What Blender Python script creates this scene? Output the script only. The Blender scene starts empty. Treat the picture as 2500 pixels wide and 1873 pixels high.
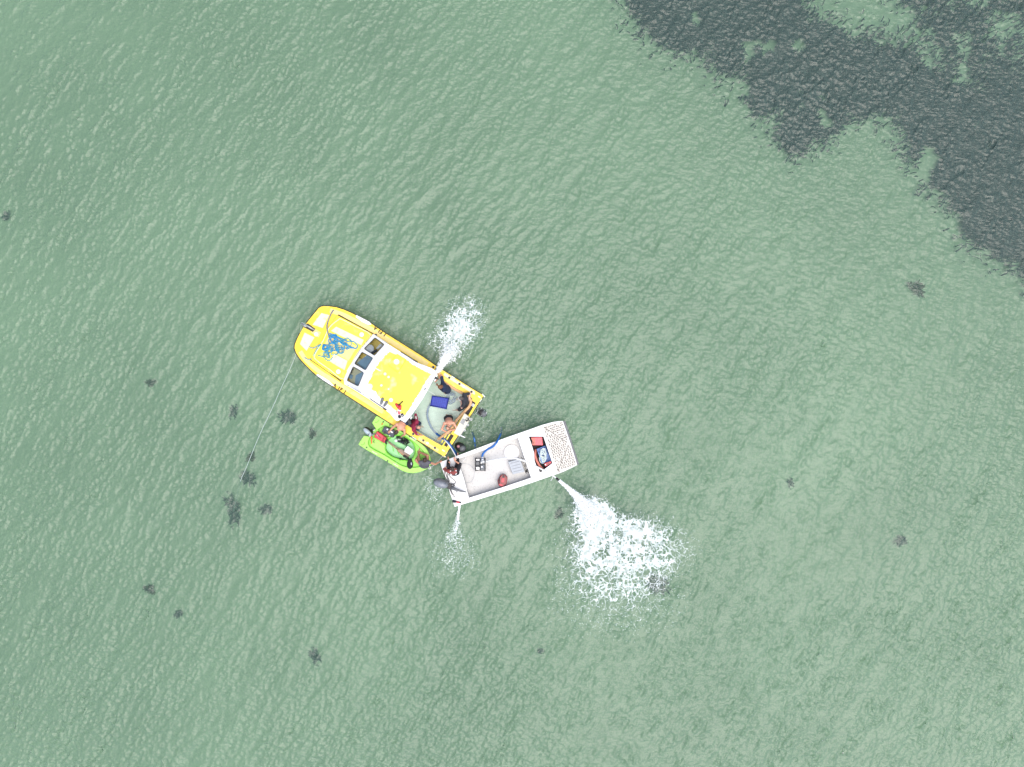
import bpy, bmesh, math, random
import numpy as np
from mathutils import Vector, Matrix, noise as mnoise
from mathutils.geometry import tessellate_polygon

random.seed(7)
SC = bpy.context.scene
R = math.radians

# ------------------------------------------------------------------ camera
CAM_H = 30.0
HALF_W = 21.625                      # half the width of the water seen, metres
cam = bpy.data.cameras.new("camera")
cam.sensor_fit = 'HORIZONTAL'; cam.sensor_width = 36.0
cam.lens = 18.0 * CAM_H / HALF_W
cam.clip_start = 0.1; cam.clip_end = 9000
cam_o = bpy.data.objects.new("camera", cam)
SC.collection.objects.link(cam_o)
cam_o.location = (0, 0, CAM_H); cam_o.rotation_euler = (0, 0, 0)
SC.camera = cam_o

# ------------------------------------------------------------------ world, sun, exposure
SUN_EL, SUN_AZ = R(73), R(-50)        # azimuth measured from +x, anticlockwise
w = bpy.data.worlds.new("World"); SC.world = w; w.use_nodes = True
nt = w.node_tree; nt.nodes.clear()
sky = nt.nodes.new("ShaderNodeTexSky"); sky.sky_type = 'NISHITA'; sky.sun_disc = False
sky.sun_elevation = SUN_EL; sky.sun_rotation = math.pi/2 - SUN_AZ
sky.air_density = 1.0; sky.dust_density = 4.5; sky.ozone_density = 1.0
bg = nt.nodes.new("ShaderNodeBackground"); bg.inputs[1].default_value = 0.13
wo = nt.nodes.new("ShaderNodeOutputWorld")
nt.links.new(sky.outputs[0], bg.inputs[0]); nt.links.new(bg.outputs[0], wo.inputs[0])
sun = bpy.data.lights.new("sun", 'SUN'); sun.energy = 1.4; sun.angle = R(50); sun.color = (1.0, 0.985, 0.96)
sun_o = bpy.data.objects.new("sun", sun); SC.collection.objects.link(sun_o)
sd = Vector((math.cos(SUN_EL)*math.cos(SUN_AZ), math.cos(SUN_EL)*math.sin(SUN_AZ), math.sin(SUN_EL)))
sun_o.rotation_euler = (-sd).to_track_quat('-Z', 'Y').to_euler()
sun_o.location = sd * 60
SC.view_settings.view_transform = 'Standard'; SC.view_settings.look = 'None'
SC.view_settings.exposure = 0.74; SC.view_settings.gamma = 1.0
SC.view_settings.use_curve_mapping = False
SC.cycles.use_adaptive_sampling = False
SC.cycles.sample_clamp_direct = 1.5; SC.cycles.sample_clamp_indirect = 2.0
SC.cycles.transparent_max_bounces = 12

# ------------------------------------------------------------------ helpers
K = 2 * HALF_W / 2500.0
def at(px, py, z=0.0):
    s = K * (CAM_H - z) / CAM_H
    return Vector(((px - 1250.0) * s, -(py - 936.5) * s, z))
def loop(pts, z): return [at(p[0], p[1], z(p[0], p[1]) if callable(z) else z) for p in pts]

COL = SC.collection
def tag(o, label=None, cat=None, group=None, kind=None):
    if label: o['label'] = label
    if cat: o['category'] = cat
    if group: o['group'] = group
    if kind: o['kind'] = kind
    return o
def empty(name, loc, label, cat, group=None):
    o = bpy.data.objects.new(name, None); COL.objects.link(o); o.location = loc
    o.empty_display_size = 0.1
    tag(o, label, cat, group)
    return o

class MB:
    def __init__(s): s.v = []; s.f = []
    def add(s, vs, fs):
        n = len(s.v); s.v += [tuple(v) for v in vs]; s.f += [tuple(i + n for i in f) for f in fs]
        return s
    def ring_tube(s, rings, closed=False, caps=True):
        n = len(rings[0]); vs = [v for r in rings for v in r]; fs = []
        m = len(rings)
        for i in range(m if closed else m - 1):
            a = i * n; b = ((i + 1) % m) * n
            for j in range(n):
                k = (j + 1) % n
                fs.append((a + j, a + k, b + k, b + j))
        if caps and not closed:
            fs.append(tuple(range(n - 1, -1, -1))); fs.append(tuple((m - 1) * n + j for j in range(n)))
        return s.add(vs, fs)
    def tube(s, pts, r, seg=8, closed=False, rfun=None, flat=1.0):
        pts = [Vector(p) for p in pts]; m = len(pts); rings = []
        up = Vector((0, 0, 1)); last = None
        for i, p in enumerate(pts):
            a = pts[(i - 1) % m] if (closed or i > 0) else p
            b = pts[(i + 1) % m] if (closed or i < m - 1) else p
            d = (b - a)
            if d.length < 1e-9: d = Vector((1, 0, 0))
            d.normalize()
            if last is None:
                x = d.cross(up)
                if x.length < 1e-3: x = d.cross(Vector((1, 0, 0)))
            else:
                x = last - d * last.dot(d)
                if x.length < 1e-4: x = d.cross(up) if d.cross(up).length > 1e-3 else d.cross(Vector((1, 0, 0)))
            x.normalize(); last = x.copy(); y = x.cross(d)
            rr = rfun(i / max(1, m - 1)) if rfun else (r[i] if isinstance(r, (list, tuple)) else r)
            rings.append([p + x * math.cos(2 * math.pi * j / seg) * rr + y * math.sin(2 * math.pi * j / seg) * rr * flat for j in range(seg)])
        return s.ring_tube(rings, closed)
    def capsule(s, p, q, r1, r2, seg=10):
        p = Vector(p); q = Vector(q); d = q - p
        if d.length < 1e-6: d = Vector((0, 0, 1e-5))
        n = d.normalized(); x = n.orthogonal().normalized(); y = n.cross(x); rings = []
        prof = [(p - n * r1 * math.cos(t), r1 * math.sin(t)) for t in (0.12, 0.6, 1.1, 1.57)] + [(q + n * r2 * math.cos(t), r2 * math.sin(t)) for t in (1.57, 1.1, 0.6, 0.12)]
        for c, r in prof:
            rings.append([c + x * math.cos(2 * math.pi * j / seg) * r + y * math.sin(2 * math.pi * j / seg) * r for j in range(seg)])
        return s.ring_tube(rings)
    def ell(s, c, ax, ay, az, seg=12, rows=8):
        c = Vector(c); rings = []
        for i in range(rows + 1):
            t = 0.06 + (math.pi - 0.12) * i / rows
            rings.append([c + az * math.cos(t) + (ax * math.cos(2 * math.pi * j / seg) + ay * math.sin(2 * math.pi * j / seg)) * math.sin(t) for j in range(seg)])
        return s.ring_tube(rings)
    def box(s, c, dx, dy, dz):
        c = Vector(c); vs = [c + dx * a + dy * b + dz * g for g in (-1, 1) for b in (-1, 1) for a in (-1, 1)]
        return s.add(vs, [(0, 2, 3, 1), (4, 5, 7, 6), (0, 1, 5, 4), (2, 6, 7, 3), (0, 4, 6, 2), (1, 3, 7, 5)])
    def plate(s, poly, z, thick, holes=(), zb=None, bottom=True):
        """flat or sloped slab: outline (and holes) in picture points set at height z, walls going straight down"""
        loops = [loop(poly, z)] + [loop(h, z) for h in holes]
        flat = [[Vector((v.x, v.y, 0)) for v in l] for l in loops]
        tris = tessellate_polygon(flat); allv = [v for l in loops for v in l]; n = len(allv)
        vs = allv + [Vector((v.x, v.y, (zb if zb is not None else v.z - thick))) for v in allv]; fs = []
        for t in tris:
            a, b, c = (allv[i] for i in t)
            if (b - a).cross(c - a).z < 0: t = (t[0], t[2], t[1])
            fs.append(tuple(t))
            if bottom: fs.append((t[2] + n, t[1] + n, t[0] + n))
        o = 0
        for l in loops:
            m = len(l)
            for i in range(m):
                j = (i + 1) % m
                fs.append((o + i, o + i + n, o + j + n, o + j))
            o += m
        return s.add(vs, fs)
    def loft(s, la, lb):
        n = len(la)
        return s.add(list(la) + list(lb), [(i, (i + 1) % n, n + (i + 1) % n, n + i) for i in range(n)])
    def disc(s, c, r, h, seg=20, r2=None):
        c = Vector(c); r2 = r if r2 is None else r2
        rings = [[c + Vector((math.cos(2 * math.pi * j / seg) * q, math.sin(2 * math.pi * j / seg) * q, zz)) for j in range(seg)] for zz, q in ((0, r), (h, r2))]
        return s.ring_tube(rings)
    def ringtorus(s, c, r, t, seg=20, tilt=None):
        pts = []
        for j in range(seg):
            v = Vector((math.cos(2 * math.pi * j / seg) * r, math.sin(2 * math.pi * j / seg) * r, 0))
            if tilt: v = tilt @ v
            pts.append(Vector(c) + v)
        return s.tube(pts, t, 6, closed=True)
    def build(s, name, mat, parent=None, smooth=False, bevel=0.0, fix=True, seg=2):
        me = bpy.data.meshes.new(name); me.from_pydata(s.v, [], s.f); me.update()
        if fix:
            bm = bmesh.new(); bm.from_mesh(me)
            bmesh.ops.remove_doubles(bm, verts=bm.verts, dist=1e-5)
            bmesh.ops.recalc_face_normals(bm, faces=bm.faces); bm.to_mesh(me); bm.free()
        me.materials.append(mat)
        if smooth: me.polygons.foreach_set('use_smooth', [True] * len(me.polygons))
        o = bpy.data.objects.new(name, me); COL.objects.link(o)
        if parent:
            o.parent = parent
            base = Vector((0, 0, 0)); q = parent
            while q is not None: base += q.location; q = q.parent
            o.location = -base
        if bevel:
            b = o.modifiers.new("bevel", 'BEVEL'); b.width = bevel; b.segments = seg; b.limit_method = 'ANGLE'; b.angle_limit = R(35)
            b.harden_normals = False
        return o

def spline(pts, n=8, closed=False):
    P = [Vector(p) for p in pts]; out = []; m = len(P)
    for i in range(m if closed else m - 1):
        p0 = P[(i - 1) % m] if (closed or i > 0) else P[0] * 2 - P[1]
        p1 = P[i]; p2 = P[(i + 1) % m]
        p3 = P[(i + 2) % m] if (closed or i + 2 < m) else P[-1] * 2 - P[-2]
        for k in range(n):
            t = k / n
            out.append(0.5 * ((2 * p1) + (p2 - p0) * t + (2 * p0 - 5 * p1 + 4 * p2 - p3) * t * t + (3 * p1 - p0 - 3 * p2 + p3) * t ** 3))
    if not closed: out.append(P[-1])
    return out
def sp2(pts, n=5, closed=True):
    return [(v.x, v.y) for v in spline([(a, b, 0) for a, b in pts], n, closed)]
def path(pts, n=8): return spline([at(*p) for p in pts], n)
def inset(pts, f):
    cx = sum(p[0] for p in pts) / len(pts); cy = sum(p[1] for p in pts) / len(pts)
    return [(cx + (p[0] - cx) * f, cy + (p[1] - cy) * f) for p in pts]
def lerp(a, b, t): return (a[0] + (b[0] - a[0]) * t, a[1] + (b[1] - a[1]) * t)
def circ(c, r, n=20): return [(c[0] + r * math.cos(2 * math.pi * i / n), c[1] + r * math.sin(2 * math.pi * i / n)) for i in range(n)]
def line_poly(a, b, w):
    dx, dy = b[0] - a[0], b[1] - a[1]; l = math.hypot(dx, dy) or 1; nx, ny = -dy / l * w / 2, dx / l * w / 2
    return [(a[0] + nx, a[1] + ny), (a[0] - nx, a[1] - ny), (b[0] - nx, b[1] - ny), (b[0] + nx, b[1] + ny)]

# ------------------------------------------------------------------ materials
M = {}
def mat(name, col, rough=0.5, var=0.0, scale=8.0, spots=None, metallic=0.0, bump=0.0, bscale=60.0, spec=0.5, spot_scale=60, spot_amt=0.5, detail=6.0):
    """painted / moulded surface: base colour with patchy wear, optional speckle, fine bump"""
    m = bpy.data.materials.new(name); m.use_nodes = True; nt = m.node_tree; N = nt.nodes; L = nt.links
    b = N['Principled BSDF']; b.inputs['Roughness'].default_value = rough; b.inputs['Metallic'].default_value = metallic
    b.inputs['Specular IOR Level'].default_value = spec
    co = N.new('ShaderNodeTexCoord'); c = (*col, 1)
    out = None
    if var:
        nz = N.new('ShaderNodeTexNoise'); nz.inputs['Scale'].default_value = scale; nz.inputs['Detail'].default_value = detail; nz.inputs['Roughness'].default_value = 0.6
        L.new(co.outputs['Object'], nz.inputs['Vector'])
        r = N.new('ShaderNodeValToRGB'); r.color_ramp.elements[0].position = 0.3; r.color_ramp.elements[1].position = 0.7
        r.color_ramp.elements[0].color = (*[max(0, x * (1 - var)) for x in col], 1)
        r.color_ramp.elements[1].color = (*[min(1, x * (1 + var * 0.5)) for x in col], 1)
        L.new(nz.outputs['Fac'], r.inputs['Fac']); out = r.outputs['Color']
    if spots:
        n2 = N.new('ShaderNodeTexNoise'); n2.inputs['Scale'].default_value = spot_scale; n2.inputs['Detail'].default_value = 3
        L.new(co.outputs['Object'], n2.inputs['Vector'])
        r2 = N.new('ShaderNodeValToRGB'); r2.color_ramp.elements[0].position = 0.58; r2.color_ramp.elements[1].position = 0.68
        r2.color_ramp.elements[0].color = (0, 0, 0, 1); r2.color_ramp.elements[1].color = (spot_amt,) * 3 + (1,)
        L.new(n2.outputs['Fac'], r2.inputs['Fac'])
        mx = N.new('ShaderNodeMix'); mx.data_type = 'RGBA'
        L.new(r2.outputs['Color'], mx.inputs['Factor'])
        if out: L.new(out, mx.inputs['A'])
        else: mx.inputs['A'].default_value = c
        mx.inputs['B'].default_value = (*spots, 1); out = mx.outputs['Result']
    if out: L.new(out, b.inputs['Base Color'])
    else: b.inputs['Base Color'].default_value = c
    if bump:
        n3 = N.new('ShaderNodeTexNoise'); n3.inputs['Scale'].default_value = bscale; n3.inputs['Detail'].default_value = 3
        L.new(co.outputs['Object'], n3.inputs['Vector'])
        bp = N.new('ShaderNodeBump'); bp.inputs['Strength'].default_value = bump; bp.inputs['Distance'].default_value = 0.01
        L.new(n3.outputs['Fac'], bp.inputs['Height']); L.new(bp.outputs['Normal'], b.inputs['Normal'])
    M[name] = m
    return m
mat('yellow', (0.85, 0.70, 0.02), 0.35, 0.06, 2.0, spots=(0.86, 0.76, 0.20), spot_scale=2.2, spot_amt=0.5)
mat('yellow_roof', (0.85, 0.71, 0.045), 0.45, 0.06, 1.6, spots=(0.87, 0.82, 0.38), spot_scale=1.8, spot_amt=0.6)
mat('yellow_deep', (0.80, 0.55, 0.006), 0.4, 0.10, 4.0)
mat('yellow_deck', (0.84, 0.58, 0.018), 0.4, 0.08, 2.5, spots=(0.85, 0.68, 0.16), spot_scale=3.0, spot_amt=0.5)
mat('deck_worn', (0.88, 0.68, 0.26), 0.7, 0.14, 5.0, spots=(0.85, 0.62, 0.10), spot_scale=5, spot_amt=0.5)
mat('deck_cream', (0.86, 0.80, 0.50), 0.7, 0.08, 6.0, spots=(0.86, 0.70, 0.2), spot_scale=7, spot_amt=0.5)
mat('white', (0.80, 0.80, 0.79), 0.35, 0.05, 4.0)
mat('white_dull', (0.74, 0.74, 0.72), 0.55, 0.08, 5.0, bump=0.2)
mat('liner', (0.76, 0.80, 0.75), 0.6, 0.12, 3.0)
mat('cabin_inside', (0.55, 0.50, 0.36), 0.6, 0.1, 8.0)
mat('floor_speckle', (0.59, 0.585, 0.565), 0.75, 0.10, 1.6, spots=(0.20, 0.19, 0.17), spot_scale=24, spot_amt=0.42, bump=0.3)
mat('wall_shade_grey', (0.36, 0.36, 0.35), 0.6, 0.10, 6.0)  # grey carries the dimmer light on the white boat's upright inner sides
mat('tread', (0.62, 0.59, 0.53), 0.7, 0.05, 9.0)
mat('tread_mark', (0.11, 0.10, 0.085), 0.8, 0.2, 30)
mat('rubber', (0.018, 0.018, 0.018), 0.6, 0.2, 20)
mat('black', (0.014, 0.014, 0.016), 0.5, 0.2, 20)
mat('black_cloth', (0.016, 0.016, 0.020), 0.85, 0.3, 25, bump=0.6)
mat('mat_black', (0.03, 0.026, 0.03), 0.8, 0.3, 14, bump=0.5)
mat('lime', (0.22, 0.60, 0.06), 0.45, 0.06, 4.0, bump=0.05)
mat('sticker_pale', (0.55, 0.74, 0.38), 0.5, 0.1, 10)
mat('lime_pale', (0.33, 0.70, 0.11), 0.45, 0.06, 4.0)
mat('lime_deep', (0.15, 0.48, 0.025), 0.5, 0.08, 5.0)
mat('mint', (0.30, 0.66, 0.30), 0.5, 0.08, 3.0, spots=(0.12, 0.30, 0.16), spot_scale=14, spot_amt=0.35)
mat('red', (0.52, 0.022, 0.045), 0.35, 0.12, 12)
mat('red_pale', (0.68, 0.14, 0.16), 0.5, 0.15, 10)
mat('red_dark', (0.19, 0.007, 0.014), 0.35, 0.2, 14)
mat('orange', (0.72, 0.14, 0.03), 0.5, 0.15, 15)
mat('cowl_grey', (0.21, 0.23, 0.26), 0.4, 0.25, 9.0)
mat('cowl_blue', (0.42, 0.50, 0.56), 0.35, 0.12, 10)
mat('engine_grey', (0.13, 0.14, 0.15), 0.5, 0.3, 12)
mat('alu', (0.45, 0.46, 0.47), 0.35, 0.15, 20, metallic=0.7)
mat('plastic_grey', (0.40, 0.43, 0.46), 0.6, 0.1, 8)
mat('navy_box', (0.035, 0.045, 0.07), 0.5, 0.25, 14)
mat('navy_cloth', (0.012, 0.024, 0.06), 0.9, 0.35, 14, bump=0.7, bscale=30)
mat('charcoal_cloth', (0.030, 0.033, 0.042), 0.9, 0.35, 16, bump=0.7, bscale=30)
mat('grey_cloth', (0.10, 0.10, 0.12), 0.9, 0.3, 16, bump=0.7, bscale=30)
mat('maroon_cloth', (0.26, 0.018, 0.055), 0.85, 0.35, 12, bump=0.7, bscale=30)
mat('rust_cloth', (0.26, 0.055, 0.05), 0.85, 0.35, 14, bump=0.7, bscale=30)
mat('white_strap', (0.75, 0.74, 0.72), 0.8, 0.1, 20)
mat('skin', (0.60, 0.30, 0.20), 0.5, 0.10, 14, spots=(0.62, 0.22, 0.15), spot_scale=10, spot_amt=0.4)
mat('skin_tan', (0.46, 0.22, 0.14), 0.5, 0.12, 14)
mat('skin_pale', (0.68, 0.42, 0.34), 0.5, 0.10, 14)
mat('hair_ginger', (0.20, 0.085, 0.04), 0.6, 0.4, 40)
mat('hair_brown', (0.045, 0.025, 0.018), 0.6, 0.4, 40)
mat('hair_grey', (0.10, 0.085, 0.08), 0.6, 0.4, 40)
mat('eye_dark', (0.01, 0.008, 0.006), 0.3)
mat('blue_rope', (0.012, 0.27, 0.58), 0.6, 0.35, 22)
mat('teal_rope', (0.06, 0.34, 0.50), 0.7, 0.35, 22)
mat('grey_rope', (0.14, 0.19, 0.26), 0.8, 0.3, 22)
mat('line_rope', (0.42, 0.50, 0.47), 0.7, 0.15, 22)
mat('pale_rope', (0.62, 0.70, 0.66), 0.7, 0.15, 22)
mat('blue_hose', (0.012, 0.09, 0.30), 0.4, 0.15, 12)
mat('blue_hose_bright', (0.02, 0.13, 0.42), 0.35, 0.15, 12)
mat('white_hose', (0.74, 0.75, 0.74), 0.5, 0.08, 10)
mat('crate_blue', (0.012, 0.028, 0.34), 0.45, 0.2, 16)
mat('crate_lattice', (0.06, 0.11, 0.50), 0.5, 0.3, 20)
mat('crate_pale', (0.22, 0.36, 0.68), 0.45, 0.2, 16)
mat('wood', (0.36, 0.22, 0.13), 0.6, 0.35, 18)
mat('wood_grey', (0.26, 0.19, 0.15), 0.7, 0.35, 18)
mat('bait_board', (0.60, 0.58, 0.47), 0.5, 0.08, 8)
mat('sink_grey', (0.25, 0.26, 0.26), 0.4, 0.3, 16)
mat('pipe_pink', (0.55, 0.17, 0.12), 0.55, 0.3, 18)
mat('mesh_net', (0.02, 0.03, 0.026), 0.9, 0.3, 30)
mat('pink_cap', (0.42, 0.18, 0.20), 0.5, 0.2, 30)
mat('ink', (0.03, 0.025, 0.0), 0.6)
mat('blue_mat', (0.26, 0.44, 0.58), 0.5, 0.15, 7)
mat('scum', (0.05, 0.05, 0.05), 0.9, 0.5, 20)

def hose_mat(name, col, dark, scale):
    m = mat(name, col, 0.5, 0.12, 12); return m
hose_mat('tan_hose', (0.62, 0.38, 0.19), (0.3, 0.16, 0.07), 40)

def foam_mat(name, thin):
    """beaten water: bright, a little see-through where it lies thin"""
    m = bpy.data.materials.new(name); m.use_nodes = True; N = m.node_tree.nodes; L = m.node_tree.links
    b = N['Principled BSDF']; b.inputs['Base Color'].default_value = ((0.80, 0.87, 0.86, 1) if thin else (0.95, 0.97, 0.97, 1)); b.inputs['Roughness'].default_value = 0.6
    if thin:
        co = N.new('ShaderNodeTexCoord'); nz = N.new('ShaderNodeTexNoise'); nz.inputs['Scale'].default_value = 5.0; nz.inputs['Detail'].default_value = 4
        L.new(co.outputs['Object'], nz.inputs['Vector'])
        mr = N.new('ShaderNodeMapRange'); mr.inputs[1].default_value = 0.35; mr.inputs[2].default_value = 0.62; mr.inputs[3].default_value = 0.45; mr.inputs[4].default_value = 1.0
        L.new(nz.outputs['Fac'], mr.inputs[0]); L.new(mr.outputs[0], b.inputs['Alpha'])
    M[name] = m
foam_mat('foam', False); foam_mat('foam_thin', True)

def water_mat(name, murk, opac, tint, bump_k, gloss=1.0, scale=1.0, rough=0.1):
    m = bpy.data.materials.new(name); m.use_nodes = True; nt = m.node_tree; N = nt.nodes; L = nt.links; N.clear()
    out = N.new('ShaderNodeOutputMaterial'); co = N.new('ShaderNodeTexCoord')
    def nz(sc, stretch, rot, det=4):
        mp = N.new('ShaderNodeMapping'); mp.inputs['Rotation'].default_value = (0, 0, rot); mp.inputs['Scale'].default_value = (sc * scale, sc * scale * stretch, 1)
        t = N.new('ShaderNodeTexNoise'); t.inputs['Scale'].default_value = 1.0; t.inputs['Detail'].default_value = det; t.inputs['Roughness'].default_value = 0.55
        mp2 = mp; L.new(co.outputs['Object'], mp.inputs['Vector']); L.new(mp.outputs['Vector'], t.inputs['Vector'])
        return t.outputs['Fac']
    a = nz(4.0, 2.4, R(35), 1); b2 = nz(7.0, 2.0, R(-40), 1); cbig = nz(0.16, 1.6, R(20), 3)
    s = N.new('ShaderNodeMath'); s.operation = 'MULTIPLY_ADD'; L.new(b2, s.inputs[0]); s.inputs[1].default_value = 0.45; L.new(a, s.inputs[2])
    bp = N.new('ShaderNodeBump'); bp.inputs['Strength'].default_value = 1.0; bp.inputs['Distance'].default_value = bump_k
    # gusts: some areas of the surface are more ruffled than others
    g = N.new('ShaderNodeMapRange'); L.new(cbig, g.inputs['Value']); g.inputs['From Min'].default_value = 0.35; g.inputs['From Max'].default_value = 0.65; g.inputs['To Min'].default_value = 0.55; g.inputs['To Max'].default_value = 1.25
    mg = N.new('ShaderNodeMath'); mg.operation = 'MULTIPLY'; L.new(g.outputs[0], mg.inputs[0]); L.new(s.outputs[0], mg.inputs[1])
    L.new(mg.outputs[0], bp.inputs['Height'])
    tr = N.new('ShaderNodeBsdfTransparent'); tr.inputs['Color'].default_value = (*tint, 1)
    di = N.new('ShaderNodeBsdfDiffuse'); di.inputs['Color'].default_value = (*murk, 1); L.new(bp.outputs['Normal'], di.inputs['Normal'])
    m1 = N.new('ShaderNodeMixShader'); m1.inputs['Fac'].default_value = opac; L.new(tr.outputs[0], m1.inputs[1]); L.new(di.outputs[0], m1.inputs[2])
    gl = N.new('ShaderNodeBsdfGlossy'); gl.inputs['Roughness'].default_value = rough; L.new(bp.outputs['Normal'], gl.inputs['Normal'])
    fr = N.new('ShaderNodeFresnel'); fr.inputs['IOR'].default_value = 1.34; L.new(bp.outputs['Normal'], fr.inputs['Normal'])
    k = N.new('ShaderNodeMath'); k.operation = 'MULTIPLY'; k.use_clamp = True; L.new(fr.outputs[0], k.inputs[0]); k.inputs[1].default_value = gloss
    m2 = N.new('ShaderNodeMixShader'); L.new(k.outputs[0], m2.inputs['Fac']); L.new(m1.outputs[0], m2.inputs[1]); L.new(gl.outputs[0], m2.inputs[2])
    L.new(m2.outputs[0], out.inputs['Surface'])
    M[name] = m
    return m
water_mat('water', (0.088, 0.145, 0.122), 0.38, (0.75, 0.935, 0.81), 0.032, 1.7, rough=0.33)
water_mat('cockpit_water', (0.50, 0.62, 0.54), 0.25, (0.84, 0.95, 0.91), 0.02, 1.5, 0.7, rough=0.2)

def glass_mat():
    m = bpy.data.materials.new('glass'); m.use_nodes = True; N = m.node_tree.nodes; L = m.node_tree.links; N.clear()
    out = N.new('ShaderNodeOutputMaterial'); tr = N.new('ShaderNodeBsdfTransparent'); tr.inputs[0].default_value = (0.86, 0.91, 0.93, 1)
    gl = N.new('ShaderNodeBsdfGlossy'); gl.inputs['Roughness'].default_value = 0.02
    fr = N.new('ShaderNodeFresnel'); fr.inputs[0].default_value = 1.5
    mx = N.new('ShaderNodeMixShader'); L.new(fr.outputs[0], mx.inputs[0]); L.new(tr.outputs[0], mx.inputs[1]); L.new(gl.outputs[0], mx.inputs[2]); L.new(mx.outputs[0], out.inputs[0])
    M['glass'] = m
glass_mat()
def bed_mat():
    m = bpy.data.materials.new('sand'); m.use_nodes = True; nt = m.node_tree; N = nt.nodes; L = nt.links
    b = N['Principled BSDF']; b.inputs['Roughness'].default_value = 0.9
    co = N.new('ShaderNodeTexCoord')
    n1 = N.new('ShaderNodeTexNoise'); n1.inputs['Scale'].default_value = 0.10; n1.inputs['Detail'].default_value = 8; L.new(co.outputs['Object'], n1.inputs['Vector'])
    r = N.new('ShaderNodeValToRGB'); r.color_ramp.elements[0].position = 0.3; r.color_ramp.elements[1].position = 0.72
    r.color_ramp.elements[0].color = (0.36, 0.405, 0.315, 1); r.color_ramp.elements[1].color = (0.49, 0.535, 0.43, 1)
    L.new(n1.outputs['Fac'], r.inputs['Fac']); L.new(r.outputs['Color'], b.inputs['Base Color'])
    M['sand'] = m
bed_mat()
mat('weed', (0.052, 0.062, 0.082), 0.9, 0.5, 1.0)
mat('weed_loose', (0.125, 0.150, 0.135), 0.9, 0.4, 3.0)
mat('weed_brown', (0.12, 0.115, 0.075), 0.9, 0.5, 3.0)

# ------------------------------------------------------------------ number helpers for waves and foam
rng = np.random.default_rng(11)
_T = rng.random((256, 256))
_JX = rng.random((256, 256)); _JY = rng.random((256, 256))
def vnoise(x, y, s=1.0, seed=0):
    x = np.asarray(x) * s + seed * 17.3; y = np.asarray(y) * s + seed * 31.7
    xi = np.floor(x).astype(int); yi = np.floor(y).astype(int); fx = x - xi; fy = y - yi
    fx = fx * fx * (3 - 2 * fx); fy = fy * fy * (3 - 2 * fy)
    g = lambda a, b: _T[(a) % 256, (b) % 256]
    return (g(xi, yi) * (1 - fx) + g(xi + 1, yi) * fx) * (1 - fy) + (g(xi, yi + 1) * (1 - fx) + g(xi + 1, yi + 1) * fx) * fy
def fbm(x, y, s=1.0, oct=4, seed=0):
    t = 0; a = 0.5
    for i in range(oct):
        t = t + a * vnoise(x, y, s * 2 ** i, seed + i * 3); a *= 0.5
    return t / (1 - 0.5 ** oct)
def voro(x, y, s, seed=0):
    x = np.asarray(x) * s + seed * 13.1; y = np.asarray(y) * s + seed * 7.7
    xi = np.floor(x).astype(int); yi = np.floor(y).astype(int)
    f1 = np.full(x.shape, 9.0); f2 = np.full(x.shape, 9.0)
    for a in (-1, 0, 1):
        for b in (-1, 0, 1):
            cx = xi + a; cy = yi + b
            d = np.hypot(cx + _JX[cx % 256, cy % 256] - x, cy + _JY[cx % 256, cy % 256] - y)
            n1 = np.minimum(f1, d); f2 = np.where(d < f1, f1, np.minimum(f2, d)); f1 = n1
    return f1, f2
def inpoly(x, y, poly):
    x = np.asarray(x); y = np.asarray(y); c = np.zeros(x.shape, bool); n = len(poly)
    for i in range(n):
        x1, y1 = poly[i]; x2, y2 = poly[(i + 1) % n]
        if y1 == y2: continue
        t = ((y1 > y) != (y2 > y)) & (x < (x2 - x1) * (y - y1) / (y2 - y1) + x1)
        c ^= t
    return c
def np_mesh(name, V, F, mat, smooth=True, parent=None):
    me = bpy.data.meshes.new(name); V = np.asarray(V, np.float32); F = np.asarray(F, np.int32); k = F.shape[1]
    me.vertices.add(len(V)); me.vertices.foreach_set('co', V.ravel())
    me.loops.add(F.size); me.loops.foreach_set('vertex_index', F.ravel())
    me.polygons.add(len(F)); me.polygons.foreach_set('loop_start', np.arange(0, F.size, k, dtype=np.int32))
    me.update(calc_edges=True)
    me.polygons.foreach_set('use_smooth', np.full(len(F), smooth, bool)); me.materials.append(mat)
    o = bpy.data.objects.new(name, me); COL.objects.link(o)
    if parent: o.parent = parent
    return o

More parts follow.
